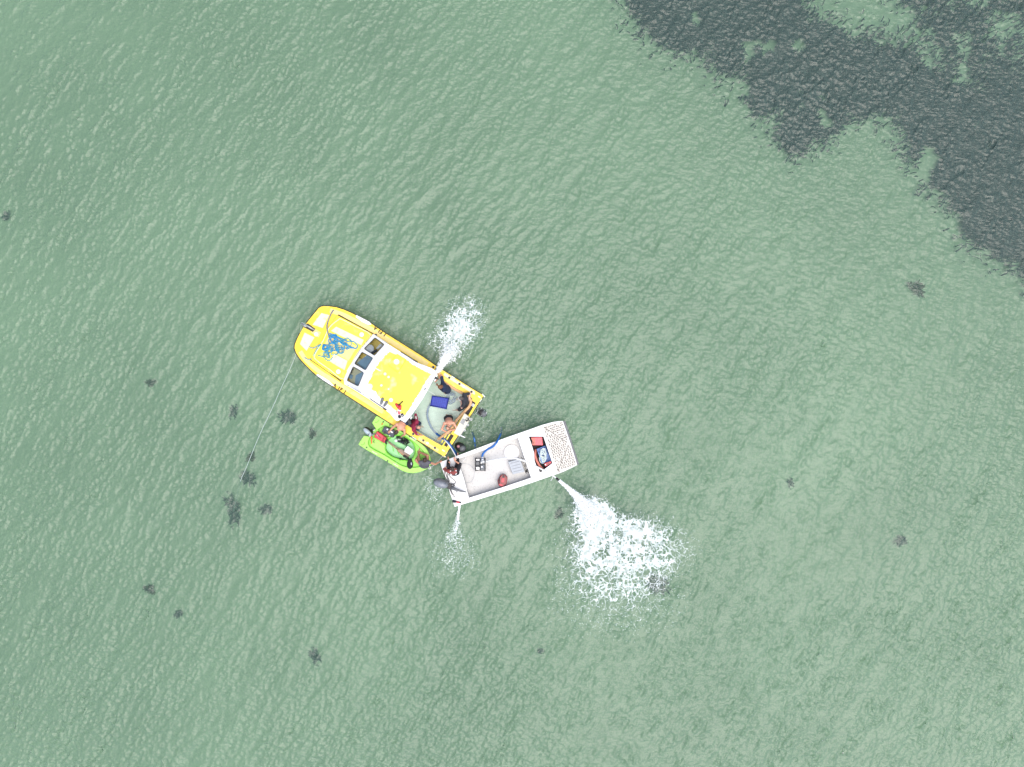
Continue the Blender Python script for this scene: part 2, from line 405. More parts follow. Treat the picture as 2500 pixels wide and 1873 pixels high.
# ------------------------------------------------------------------ the sea: wind chop from a wave spectrum
NX, DX = 1152, 0.042
LX = NX * DX
def make_waves():
    kx = np.fft.fftfreq(NX, DX) * 2 * np.pi; KX, KY = np.meshgrid(kx, kx, indexing='ij'); kk = np.hypot(KX, KY); kk[0, 0] = 1e-6
    th = np.arctan2(KY, KX)
    def system(lp, direction, power, slope, kmax):
        kp = 2 * np.pi / lp
        S = np.exp(-1.25 * (kp / kk) ** 2) / kk ** 4 * np.exp(-(kk / kmax) ** 2)
        d = np.cos(th - direction); S = S * (0.04 + np.where(d > 0, d, 0) ** power)
        S[0, 0] = 0
        a = np.sqrt(S) * (rng.normal(size=S.shape) + 1j * rng.normal(size=S.shape))
        sl = np.sqrt(np.mean(np.fft.ifft2(1j * KX * a).real ** 2 + np.fft.ifft2(1j * KY * a).real ** 2))
        return a * slope / sl
    def fields(a): return np.fft.ifft2(a).real, np.fft.ifft2(1j * KX / kk * a).real, np.fft.ifft2(1j * KY / kk * a).real
    big = fields(system(1.15, R(145), 12, 0.12, 30) + system(0.52, R(130), 8, 0.10, 44)); bands = fields(system(1.5, R(150), 14, 0.1, 7))[0]; bands /= bands.std()
    xs = (np.arange(NX) - NX / 2) * DX; X, Y = np.meshgrid(xs, xs, indexing='ij')
    gust = fbm(X, Y, 0.13, 4, 21); gust = (gust - gust.mean()) / gust.std()
    env = np.clip(0.95 + 0.36 * bands + 0.26 * gust, 0.2, 2.0)      # ripples ride in bands and gust patches
    s1 = fields(system(0.29, R(154), 7, 0.29, 66)); s2 = fields(system(0.27, R(66), 6, 0.23, 66))
    return tuple(p + env * (q + r) for p, q, r in zip(big, s1, s2))
WH, WCX, WCY = make_waves()
def wave_h(x, y):
    i = np.round((np.asarray(x) + LX / 2) / DX).astype(int) % NX; j = np.round((np.asarray(y) + LX / 2) / DX).astype(int) % NX
    return WH[i, j]

# swamped cockpit of the yellow boat (picture points at the gunwale): the sea sheet is open here
COCKPIT = [(1063, 914), (1080.6, 928), (1118, 951), (1153, 972.5), (1151, 980), (1133, 1008.7), (1106, 1051), (1079.6, 1089), (1038.6, 1066), (1005, 1045), (984, 1032), (1012, 988), (1040, 950)]

def build_sea():
    x = (np.arange(NX) - NX / 2) * DX; ny = 960; j0 = (NX - ny) // 2
    y = x[j0:j0 + ny]
    X, Y = np.meshgrid(x, y, indexing='ij'); H = WH[:, j0:j0 + ny]; CX = WCX[:, j0:j0 + ny]; CY = WCY[:, j0:j0 + ny]
    edge = np.minimum(np.minimum(X - x[0], x[-1] - X), np.minimum(Y - y[0], y[-1] - Y)); fade = np.clip(edge / 1.5, 0, 1)
    V = np.stack([X + 0.9 * CX * fade, Y + 0.9 * CY * fade, H * fade], -1).reshape(-1, 3)
    idx = np.arange(NX * ny).reshape(NX, ny)
    F = np.stack([idx[:-1, :-1], idx[1:, :-1], idx[1:, 1:], idx[:-1, 1:]], -1).reshape(-1, 4)
    c = V[F].mean(1)
    ck = [(v.x, v.y) for v in loop(inset(COCKPIT, 1.045), 0.0)]
    F = F[~inpoly(c[:, 0], c[:, 1], ck)]
    # open water out to the horizon
    far = 3500.0; a0, a1, b0, b1 = x[0], x[-1], y[0], y[-1]; n0 = len(V)
    ex = [(-far, -far), (far, -far), (far, far), (-far, far), (a0, b0), (a1, b0), (a1, b1), (a0, b1)]
    V = np.vstack([V, [(p[0], p[1], 0.0) for p in ex]])
    F = np.vstack([F, np.array([(0, 1, 5, 4), (1, 2, 6, 5), (2, 3, 7, 6), (3, 0, 4, 7)]) + n0])
    o = np_mesh('water', V, F, M['water']); tag(o, 'green rippled shallow sea water around the boats', 'sea', kind='structure')
    n = 60; s = np.linspace(-30, 30, n)
    bx, by = np.meshgrid(s, s, indexing='ij')
    bz = -1.55 + 0.10 * (fbm(bx, by, 0.25, 3, 4) - 0.5)
    V = np.stack([bx, by, bz], -1).reshape(-1, 3); idx = np.arange(n * n).reshape(n, n)
    F = np.stack([idx[:-1, :-1], idx[1:, :-1], idx[1:, 1:], idx[:-1, 1:]], -1).reshape(-1, 4); n0 = len(V)
    V = np.vstack([V, [(-far, -far, -1.6), (far, -far, -1.6), (far, far, -1.6), (-far, far, -1.6), (-29.9, -29.9, -1.6), (29.9, -29.9, -1.6), (29.9, 29.9, -1.6), (-29.9, 29.9, -1.6)]])
    F = np.vstack([F, np.array([(0, 1, 5, 4), (1, 2, 6, 5), (2, 3, 7, 6), (3, 0, 4, 7)]) + n0])
    o = np_mesh('seabed', V, F, M['sand']); tag(o, 'pale sandy seabed under the shallow water', 'seabed', kind='structure')
build_sea()

# ------------------------------------------------------------------ seagrass meadow and loose weed on the bed
MEADOW = [(1480, -160), (1536, 0), (1568, 41), (1595, 90), (1649, 118), (1690, 122), (1730, 100), (1752, 118), (1744, 172), (1780, 178), (1817, 158), (1844, 195), (1840, 235), (1808, 253), (1844, 276), (1894, 253), (1935, 244), (1912, 300), (1907, 340), (1921, 371), (1957, 358), (1998, 335), (2052, 294), (2084, 272), (2147, 258), (2206, 272), (2212, 330), (2222, 372), (2270, 430), (2328, 498), (2347, 539), (2383, 584), (2440, 618), (2520, 670), (2700, 760), (2700, 260), (2500, 222), (2405, 235), (2337, 235), (2270, 172), (2179, 104), (2150, 118), (2078, 116), (2056, 82), (1962, 58), (1940, 0), (1915, -160)]
MIXED = [(2165, 110), (2195, 50), (2225, 0), (2150, -160), (2700, -160), (2700, 270), (2500, 222), (2405, 235), (2337, 235), (2270, 172)]
def blades(P, rngl, lo, hi, wd, zlift=0.25):
    n = len(P); a = rngl.random(n) * 2 * np.pi; L = lo + (hi - lo) * rngl.random(n); w = wd * (0.6 + 0.8 * rngl.random(n))
    d = np.stack([np.cos(a), np.sin(a), np.zeros(n)], -1); s = np.stack([-np.sin(a), np.cos(a), np.zeros(n)], -1)
    up = np.zeros((n, 3)); up[:, 2] = 1
    q = zlift * (0.3 + rngl.random(n))[:, None] * up
    p0 = P - s * w[:, None]; p1 = P + s * w[:, None]
    p2 = P + d * L[:, None] * 0.5 + q + s * w[:, None] * 0.9; p3 = P + d * L[:, None] * 0.5 + q - s * w[:, None] * 0.9
    p4 = P + d * L[:, None] + q * 1.1 + s * w[:, None] * 0.2; p5 = P + d * L[:, None] + q * 1.1 - s * w[:, None] * 0.2
    V = np.stack([p0, p1, p2, p3, p4, p5], 1).reshape(-1, 3); b = (np.arange(n) * 6)[:, None]
    F = np.concatenate([b + np.array([[0, 1, 2, 3]]), b + np.array([[3, 2, 4, 5]])], 0)
    return V, F
def build_weed():
    r2 = np.random.default_rng(5); n = 170000
    px = 1440 + 1160 * r2.random(n); py = -120 + 860 * r2.random(n); soft = np.where(r2.random(n) < .55, 7, 26)
    jx = px + 44 * (fbm(px, py, 0.035, 4, 2) - 0.5) + soft * r2.normal(size=n); jy = py + 44 * (fbm(px, py, 0.035, 4, 9) - 0.5) + soft * r2.normal(size=n)
    ins = inpoly(jx, jy, MEADOW); mix = inpoly(jx, jy, MIXED) & ~ins
    g = fbm(px, py, 0.016, 4, 6)
    keep = (ins & (g > 0.33)) | (mix & (g > 0.50) & (r2.random(n) < .35)) | (mix & (r2.random(n) < .06))
    px = px[keep]; py = py[keep]; s = K * (CAM_H + 1.5) / CAM_H
    P = np.stack([(px - 1250) * s, -(py - 936.5) * s, np.full(len(px), -1.5)], -1)
    V, F = blades(P, r2, 0.10, 0.26, 0.03)
    o = np_mesh('seagrass', V, F, M['weed'], False)
    tag(o, 'large dark seagrass meadow on the seabed, top right', 'seagrass', kind='stuff')
    protos = []
    for kind in range(3):
        m = 85; a = r2.random(m) * 2 * np.pi; rr = 0.32 * np.sqrt(r2.random(m)) * (0.78 + 0.32 * np.cos(a * (2 + kind) + kind))
        P = np.stack([np.cos(a) * rr * (1 + 0.5 * kind), np.sin(a) * rr, np.zeros(m)], -1)
        V, F = blades(P, r2, 0.10, 0.24, 0.03, 0.12)
        me = np_mesh('weed_clump', V, F, M['weed_brown' if kind == 1 else 'weed_loose'], False)
        protos.append(me)
    spots = [((704, 1018), 1.0, 0, 'dark ragged weed clump under water, right of the middle of the long white rope'),
             ((571, 1007), .6, 2, 'small weed smudge left of the middle of the long white rope'),
             ((605, 1168), 1.0, 0, 'dark weed clump right at the sunken end of the long white rope'),
             ((613, 1117), .55, 1, 'faint weed tuft crossed by the lower part of the white rope'),
             ((565, 1228), .85, 2, 'dark weed clump just past the end of the white rope'),
             ((650, 1244), .75, 0, 'round dark weed clump by itself below the white rope end'),
             ((574, 1261), .9, 2, 'stretched dark weed clump, lowest of those past the rope end'),
             ((1605, 1428), 1.35, 0, 'dark weed clump showing through the edge of the large foam patch'),
             ((1365, 1255), .55, 1, 'faint weed smudge left of where the large white jet lands'),
             ((2238, 705), .9, 1, 'brownish weed clump in pale water left of the seagrass meadow tip'),
             ((2198, 1320), .75, 0, 'weed clump alone in the open water on the right below the meadow'),
             ((1930, 1180), .45, 2, 'tiny weed tuft in open water between large foam and right edge'),
             ((368, 935), .5, 1, 'small weed tuft alone in open water left of the yellow bow'),
             ((16, 528), .6, 0, 'weed tuft at the left edge of the picture'),
             ((367, 1439), .6, 1, 'brown weed tuft in the lower left, upper of a pair'),
             ((436, 1499), .55, 0, 'grey weed tuft in the lower left, lower of a pair'),
             ((771, 1603), .7, 2, 'weed clump alone near the bottom edge left of centre'),
             ((1320, 1590), .4, 0, 'tiny weed tuft near the bottom below the small white jet'),
             ((763, 1060), .5, 1, 'faint weed patch in the water below the yellow hull, left of the dinghy')]
    used = set()
    for i, (p, sc, kd, lab) in enumerate(spots):
        o = protos[kd]
        if kd in used: o = o.copy(); COL.objects.link(o)
        used.add(kd)
        o.location = at(p[0], p[1], -1.50); o.scale = (sc, sc, sc); o.rotation_euler = (0, 0, i * 1.3)
        tag(o, lab, 'seaweed', 'weed clumps on the sandy bed')
build_weed()

# ------------------------------------------------------------------ water jets and the foam they raise
def foam_patch(name, label, box, dens, seed, cell=0.018, s1=3.0, s2=7.5, lift=0.012):
    (ax, ay), (bx, by) = box
    p = at(ax, by, 0); q = at(bx, ay, 0)
    xs = np.arange(p.x, q.x, cell); ys = np.arange(p.y, q.y, cell); X, Y = np.meshgrid(xs, ys, indexing='ij')
    PX = X / K + 1250; PY = -Y / K + 936.5
    D = dens(PX, PY)
    wx = X + 0.34 * (fbm(X, Y, 2.6, 4, seed) - 0.5); wy = Y + 0.34 * (fbm(X, Y, 2.6, 4, seed + 5) - 0.5)
    f1, f2 = voro(wx, wy, s1, seed); e1 = f2 - f1
    g1, g2 = voro(wx, wy, s2, seed + 3); e2 = g2 - g1
    br = fbm(X, Y, 3.0, 3, seed + 8); fine = vnoise(X, Y, 22, seed + 2); fine2 = vnoise(X, Y, 38, seed + 4)
    rd = np.abs(2 * fbm(wx, wy, s1 * 1.1, 4, seed + 11) - 1); rd2 = np.abs(2 * fbm(wx, wy, s1 * 2.4, 3, seed + 17) - 1)
    Dn = np.clip(D * (0.25 + 1.5 * br), 0, 1.6)
    lace = (e1 < 0.30 * Dn ** 1.6 * (0.35 + 1.3 * fine)) & (rd2 < .62)
    web = rd < 0.13 * Dn ** 1.5 * (0.4 + 1.2 * fine)
    mesh = (e2 < 0.34 * Dn ** 2.2 * (0.4 + fine2)) & (rd < .45)
    flecks = (fine2 > 1.03 - 0.20 * Dn) & (fine > 0.55) & (D > 0.03)
    keep = lace | web | mesh | flecks | (Dn > 1.12)
    keep &= D > 0.02
    k = keep[:-1, :-1]
    nx, nyy = X.shape; idx = np.arange(nx * nyy).reshape(nx, nyy)
    F = np.stack([idx[:-1, :-1], idx[1:, :-1], idx[1:, 1:], idx[:-1, 1:]], -1)[k]
    Z = wave_h(X, Y) + lift + 0.05 * np.clip(D - 0.75, 0, 1) * fine + 0.012 * fine2
    V = np.stack([X, Y, Z], -1).reshape(-1, 3)
    u, inv = np.unique(F, return_inverse=True)
    o = np_mesh(name, V[u], inv.reshape(F.shape), M['foam_thin'], False)
    tag(o, label, 'foam', kind='stuff')
    return o
def sg(PX, PY, cx, cy, sx, sy, rot=0.0, p=2.0):
    dx = PX - cx; dy = PY - cy; c, s = math.cos(rot), math.sin(rot)
    u = (dx * c + dy * s) / sx; v = (-dx * s + dy * c) / sy
    return np.exp(-(u * u + v * v) ** (p / 2))
def jet(name, label, pts, rad, nd, spread, seed, droop=True, dsz=(0.008, 0.022)):
    """stream of broken water: ragged core and loose drops round a ballistic path"""
    r2 = np.random.default_rng(seed); P = path(pts, 14); n = len(P); mb = MB()
    for q in range(5):                                             # the core is a rope of ragged strands that part as they fly
        m = int(n * (0.55 + 0.4 * r2.random())); off_ = r2.normal(size=3); rings = []
        for i in range(m):
            u = i / (n - 1); d = (P[min(n - 1, i + 1)] - P[max(0, i - 1)]).normalized(); x = d.orthogonal().normalized(); y = x.cross(d)
            rr = (rad[0] + (rad[1] - rad[0]) * u ** 2.4) * 0.62 * (1 - (i / m) ** 3); sp_ = (spread[0] + (spread[1] - spread[0]) * u ** 2.4) * 0.55
            c = P[i] + x * float(off_[0]) * sp_ + y * float(off_[1]) * sp_
            rings.append([c + (x * math.cos(2 * math.pi * j / 9) + y * math.sin(2 * math.pi * j / 9)) * rr * (0.35 + 1.1 * r2.random()) for j in range(9)])
        mb.ring_tube(rings)
    V = [np.array(mb.v)]; quads = [f for f in mb.f if len(f) == 4]; F = [np.array(quads)]; off = len(mb.v)
    t = r2.random(nd) ** 0.8; i = np.clip((t * (n - 1)).astype(int), 0, n - 2); Pa = np.array([tuple(p) for p in P])
    fr = (t * (n - 1) - i)[:, None]; c = Pa[i] * (1 - fr) + Pa[i + 1] * fr
    c = c + r2.normal(size=(nd, 3)) * (spread[0] + (spread[1] - spread[0]) * t ** 2.6)[:, None] * np.array([1, 1, 0.6])
    c[:, 2] = np.maximum(c[:, 2], 0.0)
    s = (dsz[0] + (dsz[1] - dsz[0]) * r2.random(nd) ** 2)[:, None]
    s = s * np.where(r2.random(nd) < .12, 2.2, 1.0)[:, None]
    e = np.array([(1, 0, 0), (-1, 0, 0), (0, 1, 0), (0, -1, 0), (0, 0, 1), (0, 0, -1)], float)
    sh = 1 + 0.5 * (r2.random((nd, 6, 1)) - 0.5)
    dv = (c[:, None, :] + e[None] * sh * s[:, None, :]).reshape(-1, 3)
    tri = np.array([(0, 2, 4), (2, 1, 4), (1, 3, 4), (3, 0, 4), (2, 0, 5), (1, 2, 5), (3, 1, 5), (0, 3, 5)])
    tf = (np.arange(nd)[:, None, None] * 6 + tri[None]).reshape(-1, 3) + off
    me = bpy.data.meshes.new(name)
    me.from_pydata(np.vstack([V[0], dv]).tolist(), [], quads + tf.tolist()); me.materials.append(M['foam']); me.update()
    o = bpy.data.objects.new(name, me); COL.objects.link(o); tag(o, label, 'water jet', kind='stuff')
    return o

# ------------------------------------------------------------------ yellow cabin boat
AXO = (718.0, 830.0); AXD = (0.891, 0.455)
def ax(px, py): return (px - AXO[0]) * AXD[0] + (py - AXO[1]) * AXD[1]
def zg(px, py): return 0.86 - 0.52 * min(1.0, max(0.0, ax(px, py) / 463.0))
def zoff(d): return lambda px, py: zg(px, py) + d
OUT = [(741.6, 798), (732.6, 813.3), (725.4, 827.8), (720, 841), (719.2, 850), (723, 861.6), (731.4, 874.9), (742.3, 887), (757, 902), (772.5, 916), (789.4, 928), (811, 942.5), (846, 965), (892.4, 994.9), (919, 1011.8), (966, 1042), (1015.7, 1073), (1050, 1094), (1085, 1115.5),
       (1091, 1105), (1132, 1042), (1163, 992), (1180, 967), (1175.4, 963), (1130, 935), (1078.8, 902.5), (1060.7, 891), (1033.5, 872), (982.8, 840), (938.5, 812.3), (901.7, 787), (887, 779), (869, 770), (857, 763.8), (838.8, 756), (820.7, 750.5), (802.6, 748), (791.7, 747.5), (784.5, 748.7), (778.5, 752.3), (767.6, 765), (749, 788)]
def yellow_boat():
    t = empty('cabin_boat', at(930, 930, 0), 'yellow cabin boat with white windscreen, sinking by its swamped stern', 'boat')
    Y = M['yellow']
    # hull shell
    top = loop(OUT, zoff(-0.012)); mid = loop(inset(OUT, 0.985), 0.12); low = loop(inset(OUT, 0.90), -0.85)
    h = MB(); h.loft(top, mid); h.loft(mid, low); h.add(low, [tuple(range(len(low)))])
    h.build('hull', M['yellow_deep'], t)
    # deck with the cockpit opening and the anchor slot between the bow points
    d = MB(); d.plate(OUT, zg, 0.05, holes=[COCKPIT]); d.build('deck', M['yellow_deck'], t)
    r = MB(); r.tube([at(p[0], p[1], zg(*p) - 0.03) for p in sp2(OUT[1:18], 3, False)], 0.034, 6)
    r.tube([at(p[0], p[1], zg(*p) - 0.03) for p in sp2(OUT[23:], 3, False)], 0.034, 6)
    r.tube([at(p[0], p[1], zg(*p) - 0.07) for p in OUT[18:24]], 0.03, 6)
    r.build('rub_rail', M['rubber'], t, True)
    # cockpit lining and sole
    c = MB(); a = loop(COCKPIT, zoff(-0.03)); b = [Vector((v.x, v.y, -0.46)) for v in a]; c.loft(a, b); c.build('cockpit_lining', M['liner'], t)
    c = MB(); c.plate(inset(COCKPIT, 1.02), -0.45, 0.03); c.build('cockpit_sole', M['liner'], t)
    # worn walking strips on both side decks
    def strip(name, line, wd, m, dz=0.004):
        s = MB(); L_ = sp2(line, 4, False); lft = []; rgt = []
        for i, p in enumerate(L_):
            q0 = L_[max(0, i - 1)]; q1 = L_[min(len(L_) - 1, i + 1)]; dx, dy = q1[0] - q0[0], q1[1] - q0[1]; l = math.hypot(dx, dy); w_ = wd if not callable(wd) else wd(i / (len(L_) - 1))
            lft.append((p[0] - dy / l * w_ / 2, p[1] + dx / l * w_ / 2)); rgt.append((p[0] + dy / l * w_ / 2, p[1] - dx / l * w_ / 2))
        a = loop(lft, zoff(dz)); b = loop(rgt, zoff(dz)); n = len(a)
        s.add(a + b, [(i, i + 1, n + i + 1, n + i) for i in range(n - 1)]); return s.build(name, m, t)
    strip('nonslip_strip', [(806, 758), (836, 768), (866, 783), (905, 803), (945, 828), (1000, 862), (1044, 890)], 11, M['deck_worn'])
    strip('nonslip_strip', [(733, 858), (748, 880), (775, 904), (805, 924), (850, 952), (895, 980), (935, 1006)], 10, M['deck_worn'])
    strip('nonslip_strip', [(1084, 913), (1120, 936), (1160, 961)], 7, M['deck_cream'])
    strip('nonslip_strip', [(1022, 1070), (1045, 1085), (1070, 1100)], 7, M['deck_worn'])
    # white patches wrapped over the bow shoulders
    for pl in ([(870.5, 769.4), (902.5, 786.2), (907, 792.5), (899, 793), (884, 786), (868.4, 774.6)], [(774.5, 912.6), (790, 921), (804, 930), (816, 942), (811, 942.6), (789.4, 928.6), (772.5, 916.4)]):
        m = MB(); m.plate(pl, zoff(0.008), 0.10); m.build('white_patch', M['white'], t)
    # registration letters along the shoulders (only their tops face the sky)
    def letters(txt, p, q, size, flip):
        a = at(p[0], p[1], zg(*p) + 0.006); b = at(q[0], q[1], zg(*q) + 0.006); dr = (b - a).normalized()
        cu = bpy.data.curves.new('lettering', 'FONT'); cu.body = txt; cu.size = size; cu.extrude = 0.001; cu.offset = size * 0.045; cu.space_character = 1.25; cu.materials.append(M['ink'])
        tmp = bpy.data.objects.new('lettering', cu); COL.objects.link(tmp); bpy.context.view_layer.update()
        me = bpy.data.meshes.new_from_object(tmp.evaluated_get(bpy.context.evaluated_depsgraph_get())); bpy.data.objects.remove(tmp); me.name = 'lettering'
        o = bpy.data.objects.new('lettering', me); COL.objects.link(o); o.parent = t
        xx = dr; zz = Vector((0, 0, 1)); yy = zz.cross(xx).normalized(); zz = xx.cross(yy)
        o.matrix_basis = Matrix.Translation(a - t.location) @ Matrix((xx, yy, zz)).transposed().to_4x4()
    letters('A JF I', (811.5, 942.5), (846, 964.5), 0.21, False)
    letters('I FJ A', (943, 815.4), (908, 791), 0.20, True)
    # raised foredeck
    FD = [(823, 769.5), (868, 793), (911, 816.5), (897, 834), (881, 853), (866.6, 875.5), (851, 900), (838, 931), (800, 907), (759.2, 878.5), (763, 866), (772, 850), (789, 824), (803, 800)]
    m = MB(); m.plate(FD, zoff(0.13), 0.15); m.build('foredeck', Y, t, bevel=0.025)
    for ln in ([(826, 768.8), (868, 792), (912, 816)], [(757.6, 877.6), (799, 906), (833, 931)]):
        m = MB(); m.tube([at(p[0], p[1], zg(*p) + 0.03) for p in ln], 0.022, 6); m.build('gap_shade', M['rubber'], t)  # black strip puts the shade in the deck-side gap into colour
    RIM = [(834, 779.5), (870, 798), (905, 818), (885, 846), (864, 876), (840, 925), (806, 903), (770.5, 877.5), (768.5, 868), (774, 856), (790, 830), (803.8, 800), (826, 781)]
    m = MB(); m.tube([at(p[0], p[1], zg(*p) + 0.135) for p in sp2(RIM, 3)], 0.02, 6, closed=True); m.build('deck_ridge', M['deck_cream'], t, True)
    for pl in ([(820.7, 797.6), (888, 830), (882, 843), (836, 822), (808, 808)], [(816, 864), (848.5, 881), (841, 903.8), (822, 893), (803, 881)]):
        m = MB(); m.plate(pl, zoff(0.142), 0.02); m.build('nonslip_panel', M['deck_cream'], t, bevel=0.006)
    h = MB(); h.plate([(806, 812), (872, 846), (851, 881), (790, 846)], zoff(0.138), 0.02); hh = h.build('hatch', M['deck_worn'], t, bevel=0.008)
    for pl in ([(784.5, 764.4), (803.8, 769.2), (788, 801), (762.8, 792.8)], [(743.5, 812), (767.6, 824), (748.3, 856.7), (732, 839.8)]):
        m = MB(); m.plate(pl, zoff(0.012), 0.03); lid = m.build('locker_lid', M['deck_cream'], t, bevel=0.01)
        m = MB(); m.disc(at(*lerp(pl[0], pl[3], 0.5), zg(*pl[0]) + 0.012), 0.018, 0.01, 10); m.build('latch', M['alu'], lid)
    m = MB(); m.plate([(764, 800), (784, 812), (778, 824), (759, 812)], zoff(0.01), 0.03); m.build('anchor_well', M['deck_worn'], t, bevel=0.008)
    for c_, zz in (((882.9, 817), 0.132), ((826, 907.4), 0.132)):
        m = MB(); m.disc(at(*c_, zg(*c_) + zz), 0.098, 0.018, 24, 0.088); m.build('deck_plate', M['white'], t, True)
    m = MB(); m.disc(at(773, 816.3, zg(773, 816)), 0.10, 0.10, 24, 0.08); wd = m.build('windlass', M['white'], t, bevel=0.01)
    m = MB(); m.disc(at(772.4, 815.6, zg(773, 816) + 0.10), 0.018, 0.015, 10); m.build('cap_nut', M['alu'], wd)
    # bow roller in its dark channel
    m = MB(); m.plate([(744, 793), (752, 790), (770.4, 803.5), (764, 811), (741.6, 799)], zoff(0.016), 0.05); br = m.build('bow_roller', M['black'], t)
    m = MB(); m.tube([at(735, 789, 0.92), at(752, 797, 0.95), at(768, 806, 0.93)], 0.028, 8); m.tube([at(737, 791.5, 0.90), at(748, 798, 0.92)], 0.03, 8); m.build('roller_arm', M['alu'], br, True)
    # windscreen, roof and cabin sides
    def zw(px, py): return 0.93 + 0.60 * min(1.0, max(0.0, (ax(px, py) - 150) / 54.0))
    def zr(px, py): return 1.53 - 0.10 * max(0.0, (ax(px, py) - 204) / 180.0)
    WS = [(911, 815.5), (900, 830), (881, 852), (866.6, 874.8), (850.9, 899), (839, 926), (840.5, 938.5), (880, 961), (942, 836.5)]
    W1 = [(915.6, 824.9), (937.8, 841.4), (914.4, 868), (889, 851.5)]; W2 = [(884, 859.8), (910, 874.4), (892.2, 903.5), (865.6, 887.7)]; W3 = [(862.4, 895.3), (887.7, 910.5), (874.4, 942.8), (847.2, 928.9)]
    def rnd(q, f=0.10):
        o = []
        for i in range(4):
            a, b, c = q[i - 1], q[i], q[(i + 1) % 4]; o += [lerp(b, a, f), lerp(lerp(b, a, f * .35), lerp(b, c, f * .35), 0.5), lerp(b, c, f)]
        return o
    m = MB(); m.plate(WS, zw, 0.04, holes=[rnd(W1), rnd(W2), rnd(W3)]); ws = m.build('windscreen', M['white'], t)
    for q in (W1, W2, W3):
        m = MB(); g = loop(rnd(q), lambda a, b: zw(a, b) - 0.02); ord_ = tuple(range(len(g)))
        if (g[4] - g[1]).cross(g[8] - g[4]).z < 0: ord_ = ord_[::-1]
        m.add(g, [ord_]); m.build('pane', M['glass'], ws, fix=False)
        m = MB(); m.tube([at(p[0], p[1], zw(*p) + 0.004) for p in rnd(q)], 0.014, 6, closed=True); m.build('window_seal', M['rubber'], ws, True)
    RF = [(942, 836.5), (880, 961), (904.5, 974.3), (928.7, 992), (951.6, 1010), (966, 1027), (971, 1028), (977, 1025), (989.4, 1032.6), (1006.4, 1011.8), (1031.7, 974.3), (1044.5, 952), (1067, 911), (1060, 903), (1052.5, 898.5), (1019.6, 885.3), (980, 860.5)]
    m = MB(); m.plate(RF, zr, 0.06); rf = m.build('roof', M['white'], t, bevel=0.02)
    for p, q in (((840.5, 938.5), (880, 961)), ((942, 836.5), (911, 815.5))):
        m = MB(); s0, s1 = (at(*r_, zw(*r_) - 0.045) for r_ in (p, q)); m.add([s0, s1, Vector((s1.x, s1.y, .55)), Vector((s0.x, s0.y, .55))], [(0, 1, 2, 3)]); m.build('quarter_wall', M['white'], t)
    # mottled yellow panel of the roof, its edge worn ragged
    YP = [(950.4, 858.5), (962.5, 864.5), (991.4, 877.8), (1008, 891), (1053, 914), (1039.7, 932), (1018, 968.3), (989, 1015.4), (962.5, 998.5), (926, 969.5), (915.4, 955), (894.8, 946.6), (906.9, 918.8), (916.6, 898.3), (928.6, 881.4)]
    rg = []
    for i in range(len(YP)):
        a, b = YP[i], YP[(i + 1) % len(YP)]; l = math.hypot(b[0] - a[0], b[1] - a[1]); n = max(2, int(l / 2.0))
        for k in range(n):
            p = lerp(a, b, k / n); j = random.uniform(-1.3, 1.3); nx, ny = -(b[1] - a[1]) / l, (b[0] - a[0]) / l
            rg.append((p[0] + nx * j, p[1] + ny * j))
    m = MB(); m.plate(rg, lambda a, b: zr(a, b) + 0.004, 0.003); m.build('roof_panel', M['yellow_roof'], rf)
    m = MB(); m.plate([(969.7, 864.5), (991.4, 877.8), (970.9, 908.5), (948, 891)], lambda a, b: zr(a, b) + 0.045, 0.05); rh = m.build('roof_hatch', M['yellow_roof'], rf, bevel=0.012)
    m = MB(); m.tube([at(p[0], p[1], zr(*p) + 0.006) for p in [(969.7, 863.6), (992.6, 877.8), (971.2, 909.8), (946.6, 891)]], 0.008, 6, closed=True); m.build('hatch_seal', M['yellow_deep'], rf)
    for c_, r_, zz in (((967.9, 883.2), 6.6, .046), ((902.7, 943.6), 6.6, 0.0), ((954.6, 976.8), 4.9, .004), ((931, 941), 2.8, .004), ((948.6, 920.6), 2.9, .004), ((948.6, 950), 2.0, .004), ((940, 913), 3.4, .004)):
        m = MB(); m.disc(at(*c_, zr(*c_) + zz), r_ * K, 0.014, 24, r_ * K * 0.9); m.build('roof_cap', M['white'], rf, True)
    m = MB(); m.plate(line_poly((916, 899), (929, 906), 1.8), lambda a, b: zr(a, b) + 0.007, 0.006); m.build('bare_patch', M['white'], rf)
    for c_ in ((1046, 936), (1030, 961.6), (1022, 974.3), (1013.6, 987.6), (1005.8, 999.7), (1029.5, 945)):
        m = MB(); m.disc(at(*c_, zr(*c_)), 0.022, 0.02, 8); m.build('bolt', M['engine_grey'], rf)
    # cabin sides below the roof, inset, with side windows
    CW = inset(RF, 0.965); m = MB(); a = loop(CW, lambda p, q: zr(p, q) - 0.05); b = [Vector((v.x, v.y, 0.30)) for v in a]; n = len(a)
    m.add(a + b, [(i, (i + 1) % n, n + (i + 1) % n, n + i) for i in range(n) if i not in (8, 9, 10, 11)]); m.build('cabin_side', M['white'], t)
    for ln, wd in (([(978, 859.2), (1019.6, 884.8)], 1.6), ([(903, 974.0), (931, 992.8), (944, 1001)], 3.0)):
        m = MB(); P = [at(p[0], p[1], zr(*p) - 0.010) for p in ln]; m.tube(P, wd * K / 2 + 0.012, 6, flat=0.6); m.build('side_window', M['black'], rf)
    for ln in ([(852, 943), (905, 976.8), (935, 997)], [(900, 968), (930, 985), (950, 997)], [(895, 961), (925, 981)]):
        m = MB(); m.tube([at(p[0], p[1], zr(*p) + 0.05) for p in ln], 0.014, 6); m.build('grab_rail', M['white'], rf)
    for ln in ([(848, 940), (890, 964.5)], [(985, 868), (1050, 902)]):
        m = MB(); m.tube([at(p[0], p[1], zr(*p) + 0.002) for p in ln], 0.007, 6); m.build('gutter', M['engine_grey'], rf)
